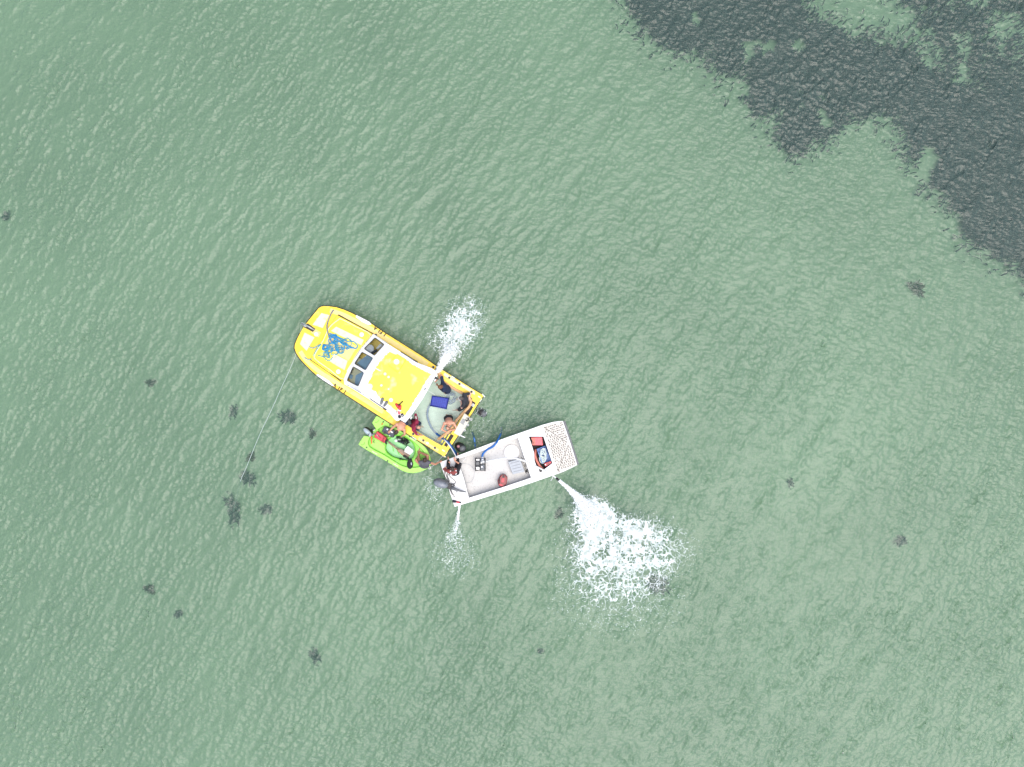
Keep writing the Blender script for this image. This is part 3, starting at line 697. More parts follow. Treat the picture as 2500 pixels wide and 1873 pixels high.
    # what stands behind the panes: console tops, seats and a slab for reflected sky
    def inner(pl, z, m_, th=0.04, nm='console'):
        q = MB(); q.plate(pl, z, th); return q.build(nm, m_, t)
    inner([(846, 905), (868, 870), (900, 888), (880, 935), (858, 938)], 0.90, M['deck_cream'], 0.2)
    inner([(872, 886), (897, 866), (916, 876), (894, 908)], 0.93, M['blue_mat'], 0.02, 'seat_sky_slab')  # blue-grey slab puts the sky reflected in the middle pane into colour
    inner([(868, 917), (884, 908), (890, 914), (876, 944), (866, 941)], 0.94, M['blue_mat'], 0.02, 'seat_sky_slab')
    inner([(853, 912), (862, 917), (858, 926), (849, 921)], 0.945, M['blue_mat'], 0.02, 'seat_sky_slab')
    for p in ((872, 893), (870.5, 897), (874, 889), (858, 905), (862, 903), (859, 910)): m = MB(); m.disc(at(p[0], p[1], 0.95), 0.022, 0.02, 10); m.build('gauge', M['navy_box'], t)
    m = MB(); m.disc(at(903, 851.5, 0.98), 0.17, 0.03, 24); m.build('helm_cap', M['white'], t)
    m = MB(); m.capsule(at(905, 865, 1.05), at(918, 856, 1.05), 0.06, 0.06); m.build('helm_seat', M['black'], t, True)
    m = MB(); m.capsule(at(922, 850, 1.1), at(930, 843, 1.1), 0.05, 0.07); m.build('headrest', M['white'], t, True)
    # aft end of the roof: lights, posts, aerial
    for c_ in ((1066, 917.6), (1062, 928.5), (1004, 1020)):
        m = MB(); dx = Vector((0.53, 0.85, 0)) * 0.05; dy = Vector((0.85, -0.53, 0)) * 0.026; m.box(at(*c_, 1.36), dx, dy, Vector((0, 0, .03))); m.build('deck_light', M['white'], t, bevel=0.01)
    m = MB(); m.capsule(at(1061, 922, 1.30), at(1070, 925.5, 1.28), 0.035, 0.03); m.capsule(at(1065, 920, 1.30), at(1063, 927, 1.3), 0.03, 0.03); m.build('rod_rack', M['black'], t, True)
    m = MB(); m.box(at(999, 1029, 0.9), Vector((0.07, -0.12, 0)), Vector((0.05, 0.03, 0)), Vector((0, 0, 0.10))); m.build('radio_box', M['black'], t, bevel=0.015)
    m = MB(); m.tube([at(1036.5, 949, 1.47), at(1045, 954, 1.50)], 0.014, 6); m.tube([at(1045, 954, 1.50), at(1063, 965, 1.52)], 0.007, 6); m.build('aerial', M['white_hose'], t, True)
    m = MB(); m.box(at(1038, 950, 1.46), Vector((.04, .02, 0)), Vector((-.012, .024, 0)), Vector((0, 0, .02))); m.build('aerial_mount', M['engine_grey'], t)
    # rod holders, filler caps and cleats let into the side decks
    for c_ in ((1057.7, 896.5), (1065.5, 901.3), (1096.9, 922.4), (1121.7, 937.5), (1151.2, 956.8), (1008.7, 1059.7), (1033.5, 1075.4), (1061.8, 1093.5), (917.5, 818)):
        m = MB(); m.ringtorus(at(*c_, zg(*c_) + 0.006), 0.045, 0.008, 16); ro = m.build('rod_holder', M['engine_grey'], t, True)
        m = MB(); m.disc(at(*c_, zg(*c_) + 0.001), 0.042, 0.006, 16); m.build('socket', M['black'], ro)
    for c_ in ((1131.3, 943.4), (1043.5, 1082)):
        m = MB(); m.disc(at(*c_, zg(*c_)), 0.055, 0.012, 20, 0.05); fc = m.build('filler_cap', M['white'], t)
        m = MB(); m.disc(at(*c_, zg(*c_) + 0.012), 0.014, 0.006, 8); m.build('key_slot', M['engine_grey'], fc)
    for p, q in (((1103, 918.5), (1110, 923)), ((1006, 1066), (1016, 1073))):
        m = MB(); a = at(*p, zg(*p) + 0.05); b = at(*q, zg(*q) + 0.05); m.capsule(a, b, 0.018, 0.018); c1 = (a * 0.7 + b * 0.3); c2 = a * 0.3 + b * 0.7
        for c3 in (c1, c2): m.capsule(c3, c3 - Vector((0, 0, 0.05)), 0.016, 0.02)
        m.build('cleat', M['white'], t, True)
    # transom: dark treads between yellow bars
    def bar(a, b, wd, zz, nm, mm, th=0.04):
        q = MB(); q.plate(line_poly(a, b, wd), zoff(zz), th); return q.build(nm, mm, t, bevel=0.008)
    bar((1157.5, 981.5), (1138, 1011.5), 11.0, 0.006, 'tread_mat', M['mat_black'], 0.01)
    bar((1103.5, 1061), (1086, 1089), 11.0, 0.006, 'tread_mat', M['mat_black'], 0.01)
    bar((1164, 983), (1145, 1015), 3.6, 0.03, 'transom_bar', Y); bar((1114, 1063), (1094, 1096), 3.6, 0.03, 'transom_bar', Y)
    bar((1099.5, 1059), (1079.5, 1091), 2.8, 0.03, 'transom_bar', Y); bar((1091, 1059.5), (1078, 1081), 2.4, 0.012, 'transom_bar', Y)
    for pl in ([(1162, 970), (1170, 962), (1178, 967), (1171, 978)], [(1074, 1098), (1081, 1089), (1091, 1101), (1084, 1113)]):
        m = MB(); m.plate(pl, zoff(0.012), 0.03); m.build('quarter_pad', Y, t, bevel=0.008)
        c_ = (sum(p[0] for p in pl) / 4, sum(p[1] for p in pl) / 4)
        m = MB(); m.plate(line_poly((c_[0] - 3, c_[1] - 2), (c_[0] + 3, c_[1] + 2), 2.6), zoff(0.018), 0.004); m.build('maker_plate', M['white_dull'], t)
    for p, q in (((1178, 963), (1183, 968.5)), ((1175, 974), (1171.5, 979.5)), ((1081, 1112.5), (1087.5, 1115.5)), ((1091.5, 1102.5), (1088.5, 1108))):
        m = MB(); m.capsule(at(*p, 0.30), at(*q, 0.30), 0.028, 0.028); m.build('corner_guard', M['white_dull'], t, True)
    m = MB(); m.ringtorus(at(1154.6, 989, 0.37), 0.045, 0.022, 18); m.build('fairlead', M['white'], t, True)
    m = MB(); m.tube(path([(1163, 990, .34), (1167, 996, .37), (1165, 1005, .36), (1158, 1012, .35), (1150.5, 1008.5, .33)], 6), 0.010, 6); m.build('boarding_loop', M['alu'], t, True)
    # bait station over the transom
    bt = MB(); bt.plate([(1134, 1009), (1149.5, 1021), (1123, 1066), (1107.8, 1057)], 0.80, 0.05); bs = bt.build('bait_station', M['bait_board'], t, bevel=0.012)
    m = MB(); m.plate([(1130, 1021.4), (1137.5, 1025.3), (1131.4, 1038.4), (1123.4, 1032.6)], 0.806, 0.004); m.build('sink', M['sink_grey'], bs)
    m = MB(); m.plate([(1138, 1020), (1145, 1019.5), (1146, 1027), (1138.5, 1030), (1136, 1026)], 0.812, 0.008); m.build('knife_slot', M['black'], bs)
    m = MB(); m.disc(at(1139.5, 1023, 0.812), 0.035, 0.03, 12, 0.02); m.build('tap', M['bait_board'], bs)
    for p in ((1150.5, 1024.6), (1142.6, 1038), (1134.6, 1050.7)):
        m = MB(); m.ringtorus(at(*p, 0.82), 0.036, 0.011, 16); m.capsule(at(p[0] - 2.4, p[1] - 1.4, 0.80), at(p[0] - 4, p[1] - 2.4, 0.80), 0.012, 0.012); m.build('rod_ring', M['white_dull'], bs, True)
    m = MB(); m.capsule(at(1124.5, 1063.5, 0.80), at(1134.5, 1068, 0.80), 0.028, 0.022); m.build('bracket', M['white'], bs, True)
    for p, q in (((1136, 1013), (1127, 1033)), ((1113, 1058), (1121, 1044))):
        m = MB(); m.tube([at(*p, 0.78), Vector((*at(*p, 0.78).xy, 0.30))], 0.022, 8); m.build('post', M['alu'], bs, True)
    m = MB(); m.tube([at(1143.5, 1015, .80), at(1149, 1025, .83), at(1155, 1022, .80), at(1147, 1013, .79)], 0.010, 6); m.tube([at(1149, 1015, .78), at(1158, 1027, .70)], 0.008, 6); m.build('wire_frame', M['alu'], bs, True)
    m = MB(); m.tube([at(1148.5, 1026.5, .815), at(1123, 1067, .815)], 0.012, 6); m.build('edge_rail', M['alu'], bs, True)
    # twin outboards, drowned with the stern
    def drowned(c, z, pink):
        dv = Vector((0.846, -0.53, 0)); sd_ = Vector((0.53, 0.846, 0)); p = at(c[0], c[1], z)
        m = MB(); m.ell(p, dv * 0.26, sd_ * 0.19, Vector((0, 0, 0.17)), 18, 10); o = m.build('outboard_motor', M['black'], t, True)
        m = MB(); m.ell(p + dv * 0.10 + Vector((0, 0, .05)), dv * 0.15, sd_ * 0.15, Vector((0, 0, 0.15)), 18, 10); m.build('cowling', M['engine_grey'], o, True)
        m = MB(); m.capsule(p - dv * 0.05, p - dv * 0.05 - Vector((0, 0, .8)), .09, .06); m.build('leg', M['black'], o, True)
        if pink:
            m = MB(); m.disc(p - dv * 0.09 + Vector((0, 0, .155)), 0.062, 0.02, 18, 0.05); m.build('round_cap', M['pink_cap'], o, True)
        return o
    o1 = drowned((1124, 1092), 0.02, True); o1['label'] = 'outboard motor breaking the surface with round pinkish cap'
    o2 = drowned((1176, 1007), -0.13, False); o2['label'] = 'outboard motor wholly under water'
    return t
yellow_boat()
def cockpit_water():
    P = inset(COCKPIT, 1.012); L_ = [(v.x, v.y) for v in loop(P, 0.03)]
    xs = np.array([p[0] for p in L_]); ys = np.array([p[1] for p in L_]); m = MB()
    lo = [Vector((p[0], p[1], 0.03)) for p in L_]
    tr = tessellate_polygon([lo]); fs = []
    for q in tr:
        a, b, c = (lo[i] for i in q)
        fs.append(tuple(q) if (b - a).cross(c - a).z > 0 else (q[0], q[2], q[1]))
    m.add(lo, fs); o = m.build('water_in_cockpit', M['cockpit_water'], fix=False)
    tag(o, 'pale water flooding the cockpit of the yellow boat', 'water', kind='structure')
cockpit_water()

# ------------------------------------------------------------------ green dinghy
GOUT = [(908.3, 1032.5), (918.6, 1015.4), (924, 1017.5), (945, 1029), (963, 1041), (980.7, 1054), (1000, 1064), (1017, 1074), (1032.6, 1087), (1041, 1096), (1047, 1107), (1051, 1120), (1052, 1132), (1048.3, 1141), (1037.5, 1147.6), (1023, 1153.2), (1008.5, 1155.6), (993, 1153.8), (980.7, 1149), (944.5, 1127), (896, 1099.5), (874.5, 1085.3), (888, 1064), (902, 1066), (917.5, 1047.5)]
GIN = [(902, 1070), (902, 1091), (937, 1110.5), (974.7, 1134), (985, 1138.5), (997, 1141.5), (1012, 1142), (1026.6, 1139.5), (1036, 1130), (1039, 1118), (1036, 1106), (1028, 1095.5), (1008.5, 1078), (980.7, 1060), (944.5, 1041), (922, 1049)]
GWELL = [(942.6, 1087.4), (944.5, 1079), (954, 1070), (965, 1064.5), (986.7, 1067), (1004.8, 1080), (1012.5, 1094.7), (1011, 1110.4), (1002.4, 1122.4), (988, 1123.5), (974.7, 1121), (956.6, 1114), (945, 1104), (941, 1095)]
def green_boat():
    t = empty('dinghy', at(965, 1090, 0), 'lime green plastic dinghy lying along the side of the yellow boat', 'boat')
    m = MB(); a = loop(GOUT, 0.36); b = loop(inset(GOUT, 0.95), -0.02); c = loop(inset(GOUT, 0.84), -0.18); m.loft(a, b); m.loft(b, c); m.add(c, [tuple(range(len(c)))]); m.build('hull', M['lime_deep'], t)
    m = MB(); m.plate(GOUT, 0.38, 0.05, holes=[sp2(GIN, 2)]); m.build('gunwale', M['lime_pale'], t, bevel=0.015)
    m = MB(); m.plate(inset(GIN, 1.03), 0.31, 0.03, holes=[sp2(GWELL, 2)]); m.build('inner_deck', M['lime'], t, bevel=0.012)
    m = MB(); w_ = sp2(GWELL, 2); a = loop(w_, 0.30); b = [Vector((v.x, v.y, 0.09)) for v in a]; m.loft(a, b); m.build('well_side', M['lime_deep'], t)
    m = MB(); m.plate(inset(GWELL, 1.06), 0.10, 0.02); m.build('sole', M['mint'], t)
    m = MB(); m.plate([(905, 1073), (914, 1069), (935, 1083), (941, 1091), (942, 1104), (937, 1107.5), (905, 1089)], 0.325, 0.02); m.build('stern_seat', M['lime_pale'], t, bevel=0.012)
    m = MB(); m.tube([at(p[0], p[1], 0.312) for p in sp2(inset(GWELL, 1.035), 3)], 0.022, 6, closed=True); m.build('well_lip', M['lime_deep'], t, True)
    m = MB(); m.tube([at(p[0], p[1], 0.375) for p in sp2(inset(GIN, 1.0), 3)], 0.012, 6, closed=True); m.build('inner_lip', M['lime_deep'], t, True)
    for p in ((918, 1024), (884, 1079)):
        m = MB(); pts = [at(p[0] + 6.5 * math.cos(u), p[1] + 7.5 * math.sin(u), 0.385) for u in np.linspace(0.15, 1.9, 10)]; m.tube(pts, 0.010, 6); m.build('hand_hold', M['lime_deep'], t, True)
    for p in ((935.8, 1030), (895.2, 1092.5), (952, 1037.7), (946.5, 1125.5), (1000, 1065.5)):
        m = MB(); m.disc(at(*p, 0.378), 0.033, 0.006, 14); m.build('drain_socket', M['black'], t)
    for p, q in (((1001, 1069), (1013, 1076.5)), ((908, 1102), (921, 1109.5)), ((960, 1132), (972, 1139))):
        m = MB(); m.plate(line_poly(p, q, 2.2), 0.386, 0.008); m.build('side_sticker', M['sticker_pale'], t)
    m = MB()
    for p, q in (((957, 1086), (960, 1102)), ((959, 1087), (962, 1103)), ((968, 1094), (973, 1110)), ((970, 1095), (975, 1111))): m.tube([at(*p, 0.104), at(*q, 0.104)], 0.008, 6)
    m.build('sole_rib', M['lime_deep'], t, True)
    # stainless bow eye
    m = MB(); m.ringtorus(at(1048.5, 1142, 0.40), 0.05, 0.012, 16); m.build('bow_eye', M['white_hose'], t, True)
    m = MB(); m.plate([(912, 1052), (918, 1047.5), (925, 1051), (908, 1066), (902, 1066)], 0.41, 0.25); m.build('motor_pad', M['lime_pale'], t, bevel=0.01)
    # small outboard, cocked over to one side
    cv = at(899, 1053, 0.55); f = (at(911, 1063, .55) - at(888, 1042, .55)).normalized(); s_ = Vector((-f.y, f.x, 0))
    m = MB(); m.ell(cv - Vector((0, 0, .06)), f * 0.235, s_ * 0.115, Vector((0, 0, .14)), 18, 10); om = m.build('outboard_motor', M['black'], t, True)
    m = MB(); m.ell(cv - s_ * 0.035 + Vector((0, 0, .02)), f * 0.225, s_ * 0.095, Vector((0, 0, .13)), 18, 10); m.build('cowling', M['cowl_blue'], om, True)
    m = MB(); m.box(cv + f * 0.09 - s_ * 0.05 + Vector((0, 0, .128)), f * 0.045, s_ * 0.035, Vector((0, 0, .01))); m.build('starter_grip', M['navy_box'], om, bevel=0.006)
    m = MB(); m.capsule(cv - Vector((0, 0, .1)), cv - Vector((0, 0, .85)), .06, .045); m.build('leg', M['black'], om, True)
    m = MB(); m.tube([at(909, 1061, .60), at(915.6, 1056.6, .62), at(907, 1065, .60)], 0.022, 8); m.tube([at(915.6, 1056.6, .62), at(925, 1067, .60)], 0.014, 8); m.build('tiller', M['alu'], om, True)
    m = MB(); m.capsule(at(906.9, 1066.5, .60), at(907.3, 1082.5, .57), 0.036, 0.026); m.build('tiller_grip', M['orange'], om, True)
    m = MB(); m.tube([at(910, 1079.5, .5), at(913, 1078, .48), at(913.6, 1073.5, .46)], 0.010, 6); m.tube([at(911.5, 1079, .49), at(914.5, 1082, .47)], 0.010, 6); m.build('kill_cord', M['black'], om, True)
    m = MB(); m.capsule(at(914.5, 1049.5, .52), at(911.5, 1051.5, .50), 0.02, 0.02); m.capsule(at(903, 1065, .52), at(906, 1064, .52), 0.025, 0.025); m.build('clamp', M['white_hose'], om, True)
green_boat()

# ------------------------------------------------------------------ white work boat
WOUT = [(1074.2, 1128.7), (1109.7, 1237.7), (1170, 1219.3), (1232, 1200), (1264, 1190.6), (1310, 1175), (1358.2, 1158.5), (1372, 1153.3), (1395, 1142.8), (1409.3, 1135.3), (1393, 1083), (1374.3, 1027.8), (1362, 1028.6), (1349, 1030.6), (1323.8, 1037.5), (1291.7, 1049), (1240, 1067), (1200, 1081.5), (1140, 1104)]
WFLOOR = [(1117, 1121.3), (1190, 1096), (1264.2, 1069), (1296.3, 1166.5), (1220, 1192), (1144.6, 1215.5), (1133, 1170)]
WHATCH = [(1291.2, 1066.2), (1326.7, 1066.2), (1348.5, 1131), (1328.4, 1146.4), (1322, 1150), (1311, 1141), (1305, 1125), (1304, 1106), (1298, 1086)]
def white_boat():
    t = empty('work_boat', at(1240, 1130, 0), 'white flat open work boat with dashed square foredeck', 'boat')
    W = M['white']
    m = MB(); a = loop(WOUT, 0.46); b = loop(inset(WOUT, 0.965), -0.03); c = loop(inset(WOUT, 0.88), -0.22); m.loft(a, b); m.loft(b, c); m.add(c, [tuple(range(len(c)))]); m.build('hull', W, t)
    m = MB(); m.plate(WOUT, 0.48, 0.04, holes=[WFLOOR, WHATCH]); m.build('deck', W, t, bevel=0.012)
    m = MB(); a = loop(WFLOOR, 0.45); b = [Vector((v.x, v.y, 0.09)) for v in a]; m.loft(a, b); m.build('inner_side', M['wall_shade_grey'], t)
    m = MB(); m.plate(inset(WFLOOR, 1.02), 0.10, 0.02); m.build('sole', M['floor_speckle'], t)
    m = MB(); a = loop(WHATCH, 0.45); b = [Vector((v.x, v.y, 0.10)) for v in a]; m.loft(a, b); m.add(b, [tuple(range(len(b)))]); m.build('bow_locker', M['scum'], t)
    m = MB(); m.tube([at(1121.5, 1126, .484), at(1146, 1217.5, .484)], 0.010, 6); m.tube(path([(1098, 1196, .486), (1103, 1206, .486), (1110, 1214, .486), (1125, 1220.6, .486), (1145, 1217, .486)], 5), 0.007, 6); m.build('seat_seam', M['wall_shade_grey'], t)
    m = MB(); m.tube([at(1316, 1152, .484), at(1298, 1168, .484)], 0.008, 6); m.build('hatch_seam', M['wall_shade_grey'], t)
    m = MB(); m.plate([(1315, 1144), (1325, 1151), (1319, 1153.5), (1316.5, 1151)], 0.486, 0.008); m.build('hand_slot', M['black'], t)
    m = MB(); m.plate(line_poly((1377.5, 1027.6), (1411.4, 1134.6), 5.4), 0.40, 0.16); m.build('bow_fender', M['engine_grey'], t, bevel=0.02)
    # tread pad with worn dashes laid out in four fields round the two diagonals
    PAD = [(1326, 1042), (1350, 1033), (1373, 1030), (1407.5, 1134), (1390, 1143), (1361, 1154.5)]
    m = MB(); m.plate(PAD, 0.488, 0.006); pad = m.build('tread_pad', M['tread'], t)
    m = MB(); U = (0.302, 0.953); V_ = (0.953, -0.302); O = (1326, 1043)
    def dash(c, d, l, w): m.plate(line_poly((c[0] - d[0] * l / 2, c[1] - d[1] * l / 2), (c[0] + d[0] * l / 2, c[1] + d[1] * l / 2), w), 0.490, 0.0015, bottom=False)
    padp = PAD
    def g(a, b): return (O[0] + U[0] * a + V_[0] * b, O[1] + U[1] * a + V_[1] * b)
    A, B, C = (1325, 1041), (1389, 1083.5), (1361, 1153)
    for ia in range(0, 22):
        for ib in range(0, 14):
            p = g(3 + ia * 5.3 + random.uniform(-.7, .7), 2.5 + ib * 5.3 + (2.6 if ia % 2 else 0) + random.uniform(-.7, .7))
            if random.random() < .07: continue
            if not bool(inpoly(np.array(p[0]), np.array(p[1]), inset(padp, 0.965))): continue
            s1 = (p[0] - A[0]) * (B[1] - A[1]) - (p[1] - A[1]) * (B[0] - A[0]); s2 = (p[0] - B[0]) * (C[1] - B[1]) - (p[1] - B[1]) * (C[0] - B[0])
            if abs(s1) / 77 < 2.3 or abs(s2) / 75 < 2.3: continue
            top = s1 < 0; right = s2 < 0
            d = U if (top or (not right and p[1] > 1097)) else V_
            if right and not top: d = V_
            dash(p, d, random.uniform(3.2, 4.6), random.uniform(1.6, 2.2))
    for a, b in ((A, B), (B, C)):
        l = math.hypot(b[0] - a[0], b[1] - a[1]); d = ((b[0] - a[0]) / l, (b[1] - a[1]) / l)
        for i in range(1, int(l / 6.2)): dash((a[0] + d[0] * i * 6.2, a[1] + d[1] * i * 6.2), d, 4.8, 2.0)
    m.build('tread_dashes', M['tread_mark'], pad, fix=False)
    m = MB(); m.disc(at(1163.5, 1098.3, .48), 0.02, 0.012, 8); m.build('bung', M['black'], t)
    # dirt swept against the bow locker
    m = MB()
    for i in range(70):
        p = lerp((1273, 1118), (1288, 1156), random.random()); q = (p[0] + random.gauss(0, 2.6), p[1] + random.gauss(0, 2)); m.plate(circ(q, random.uniform(.4, 1.5), 6), 0.104, 0.002)
    m.build('scum_stain', M['scum'], t, fix=False)
    # outboard with grey cowling, tiller over the stern deck
    cv = at(1076.5, 1180.5, 0.72); f = (at(1096, 1187, .7) - at(1058, 1175, .7)).normalized(); s_ = Vector((-f.y, f.x, 0))
    m = MB(); m.ell(cv - Vector((0, 0, .05)), f * 0.335, s_ * 0.20, Vector((0, 0, .17)), 22, 12); om = m.build('outboard_motor', M['engine_grey'], t, True)
    m = MB(); m.ell(cv - s_ * 0.02 + Vector((0, 0, .03)), f * 0.30, s_ * 0.155, Vector((0, 0, .15)), 22, 12); m.build('cowling', M['cowl_grey'], om, True)
    m = MB(); m.capsule(cv - Vector((0, 0, .1)), cv - Vector((0, 0, 1.15)), .09, .06); m.build('leg', M['black'], om, True)
    m = MB(); m.box(at(1098, 1187.5, .62), f * 0.07, s_ * 0.11, Vector((0, 0, .10))); m.capsule(at(1103, 1181.5, .6), at(1110, 1185, .58), .02, .02); m.capsule(at(1110, 1185, .58), at(1102, 1191, .58), .02, .02); m.build('clamp', M['black'], om, bevel=0.02)
    m = MB(); m.tube([at(1100, 1190, .66), at(1115, 1196, .66), at(1127, 1199.4, .65), at(1139, 1201.8, .64)], [.075, .055, .04, .02], 10, flat=0.7); m.build('tiller', M['engine_grey'], om, True)
    m = MB(); m.capsule(at(1113.5, 1202, .62), at(1116, 1200.5, .62), .015, .015); m.build('gear_lever', M['black'], om, True)
    # cables from the motor
    cb = MB()
    for pts in ([(1096, 1178, .62), (1087, 1166, .52), (1085, 1152, .50), (1090, 1140, .50)], [(1097, 1180, .6), (1090, 1162, .52), (1087, 1150, .50)], [(1098, 1176, .6), (1092, 1160, .5), (1094, 1153, .5)],
                [(1094, 1158, .5), (1101, 1166, .5), (1110, 1173, .5), (1111.5, 1180, .52), (1104, 1182, .56)], [(1099, 1192, .6), (1104, 1203, .5), (1109, 1211, .5), (1108, 1214, .5)], [(1099, 1193, .6), (1102, 1204, .5), (1105, 1208, .5)]):
        cb.tube(path(pts, 6), 0.012, 6)
    cb.build('cable', M['black'], om, True)
white_boat()

# ------------------------------------------------------------------ loose gear
def single(mb, name, mat_, label, cat, smooth=False, bevel=0.0, group=None):
    o = mb.build(name, mat_, None, smooth, bevel); tag(o, label, cat, group); return o
def hose(name, pts, r, m, label, cat='hose', seg=8, ribs=0, n=8, flat=1.0):
    P = path(pts, n); mb = MB()
    if ribs:
        Q = [P[0]]; step = 0.012; acc = 0
        L_ = [0]
        for i in range(1, len(P)): L_.append(L_[-1] + (P[i] - P[i - 1]).length)
        tot = L_[-1]; k = int(tot / step); Q = []
        for i in range(k + 1):
            s = tot * i / k; j = max(x for x in range(len(L_)) if L_[x] <= s + 1e-9); j = min(j, len(P) - 2)
            Q.append(P[j].lerp(P[j + 1], (s - L_[j]) / max(1e-9, L_[j + 1] - L_[j])))
        rr = [r * (1.0 if (i // 2) % 2 else 0.86) for i in range(len(Q))]
        mb.tube(Q, rr, 12)
    else: mb.tube(P, r, seg, flat=flat)
    o = mb.build(name, m, None, True); tag(o, label, cat); return o
hose('suction_hose', [(1070, 911, .62), (1074, 916, .60), (1079, 927, .42), (1090, 936, .36), (1109, 949.5, .38), (1133, 962.5, .42), (1146, 972, .46), (1149.3, 981, .47), (1145, 993, .44), (1131, 1008, .38), (1113.5, 1028, .42), (1106, 1041, .55), (1096, 1053, .62), (1085, 1061, .50), (1074, 1069.5, .12), (1066, 1075, -.25)], 0.062, M['tan_hose'], 'tan ribbed suction hose laid round the cockpit edge of the yellow boat', ribs=1)
hose('lay_flat_hose', [(1052, 985, -.30), (1046, 996, -.25), (1043, 1010, -.22), (1046, 1027, -.20), (1054, 1045, -.12), (1066, 1059, .02), (1077, 1067, .22), (1087, 1074.5, .42), (1098, 1085, .45), (1107, 1098, .25), (1113, 1107, .06), (1119, 1116, -.2)], 0.05, M['blue_hose'], 'dark blue hose running from the cockpit over the yellow stern', flat=0.7)
hose('water_line', [(1080, 1070, .20), (1086, 1075, .46), (1094, 1084, .48), (1102, 1095, .46), (1109, 1107, .50), (1113, 1114, .52), (1119, 1122, .50)], 0.021, M['white_hose'], 'thin white pipe from the yellow stern to the white boat beside the dark blue hose', cat='pipe')
hose('intake_hose', [(1178, 1121, .36), (1177.5, 1114, .36), (1180, 1107, .40), (1189, 1098, .46), (1203, 1090.5, .56), (1212, 1081, .58), (1217, 1071, .36), (1221.5, 1061.5, .06), (1224, 1054, -.30), (1224, 1044, -.7)], 0.046, M['blue_hose_bright'], 'bright blue intake hose arching from the pump over the white gunwale')
hose('sunken_hose', [(1153, 1056, -.22), (1157, 1066, -.06), (1159, 1077, -.03), (1160, 1088, -.04), (1161, 1098, -.15)], 0.046, M['blue_hose_bright'], 'blue hose under the water between the yellow stern and white boat')
fh = hose('fire_hose', [(1184, 1128, .34), (1195, 1125, .38), (1217, 1121, .48), (1235, 1118.3, .56), (1252, 1118.6, .60), (1269, 1121.8, .60), (1283, 1127, .56), (1303, 1136, .53), (1326, 1147.5, .53), (1346, 1158.5, .55), (1358, 1167.5, .58)], 0.036, M['white_hose'], 'white delivery hose from the pump across the white boat spouting water')
m = MB(); m.tube([at(1357.5, 1167, .58), at(1362, 1170.8, .59), at(1366, 1174, .60)], [.042, .05, .042], 12); m.build('nozzle', M['black'], fh, True)
m = MB(); m.tube(path([(1349.5, 1161, .55), (1349, 1167, .52), (1346, 1172, .50), (1344.5, 1174, .45)], 6), 0.012, 6); m.build('tail_cord', M['white_hose'], fh, True)
hose('anchor_line', [(757, 798.5, 1.00), (745, 792, .99), (737, 787.5, .95), (734.6, 793, .86), (734.4, 803, .7), (727, 838, .35), (722, 866, .30), (706.6, 904.5, .26), (687.6, 945, .24), (665.9, 994, .22), (638.7, 1051, .20), (622.4, 1089, .17), (600.7, 1143, .10), (588, 1172, .0), (579, 1208, -.5), (570, 1250, -1.2)], 0.011, M['line_rope'], 'long thin white rope running from the yellow bow down into the water', cat='rope', n=6)
hose('cord', [(1123.6, 1133, .115), (1134, 1132, .115), (1147.7, 1136, .115), (1156, 1146, .115), (1158, 1156, .115), (1154, 1171.8, .115), (1146, 1178, .115), (1138, 1179.5, .115)], 0.008, M['plastic_grey'], 'thin grey cord in a half loop on the white boat floor', cat='cord')
hose('boat_rod', [(1122, 1134, .30), (1138.5, 1117.5, .42)], 0.012, M['white_hose'], 'thin white rod leaning at the stern end of the white boat floor', cat='rod', n=2)
hose('painter_rope', [(1048.5, 1142, .41), (1058, 1137, .34), (1068, 1128, .30), (1075, 1120, .30), (1081, 1113.5, .32)], 0.012, M['plastic_grey'], 'grey rope tying the green bow to the corner of the yellow stern', cat='rope')

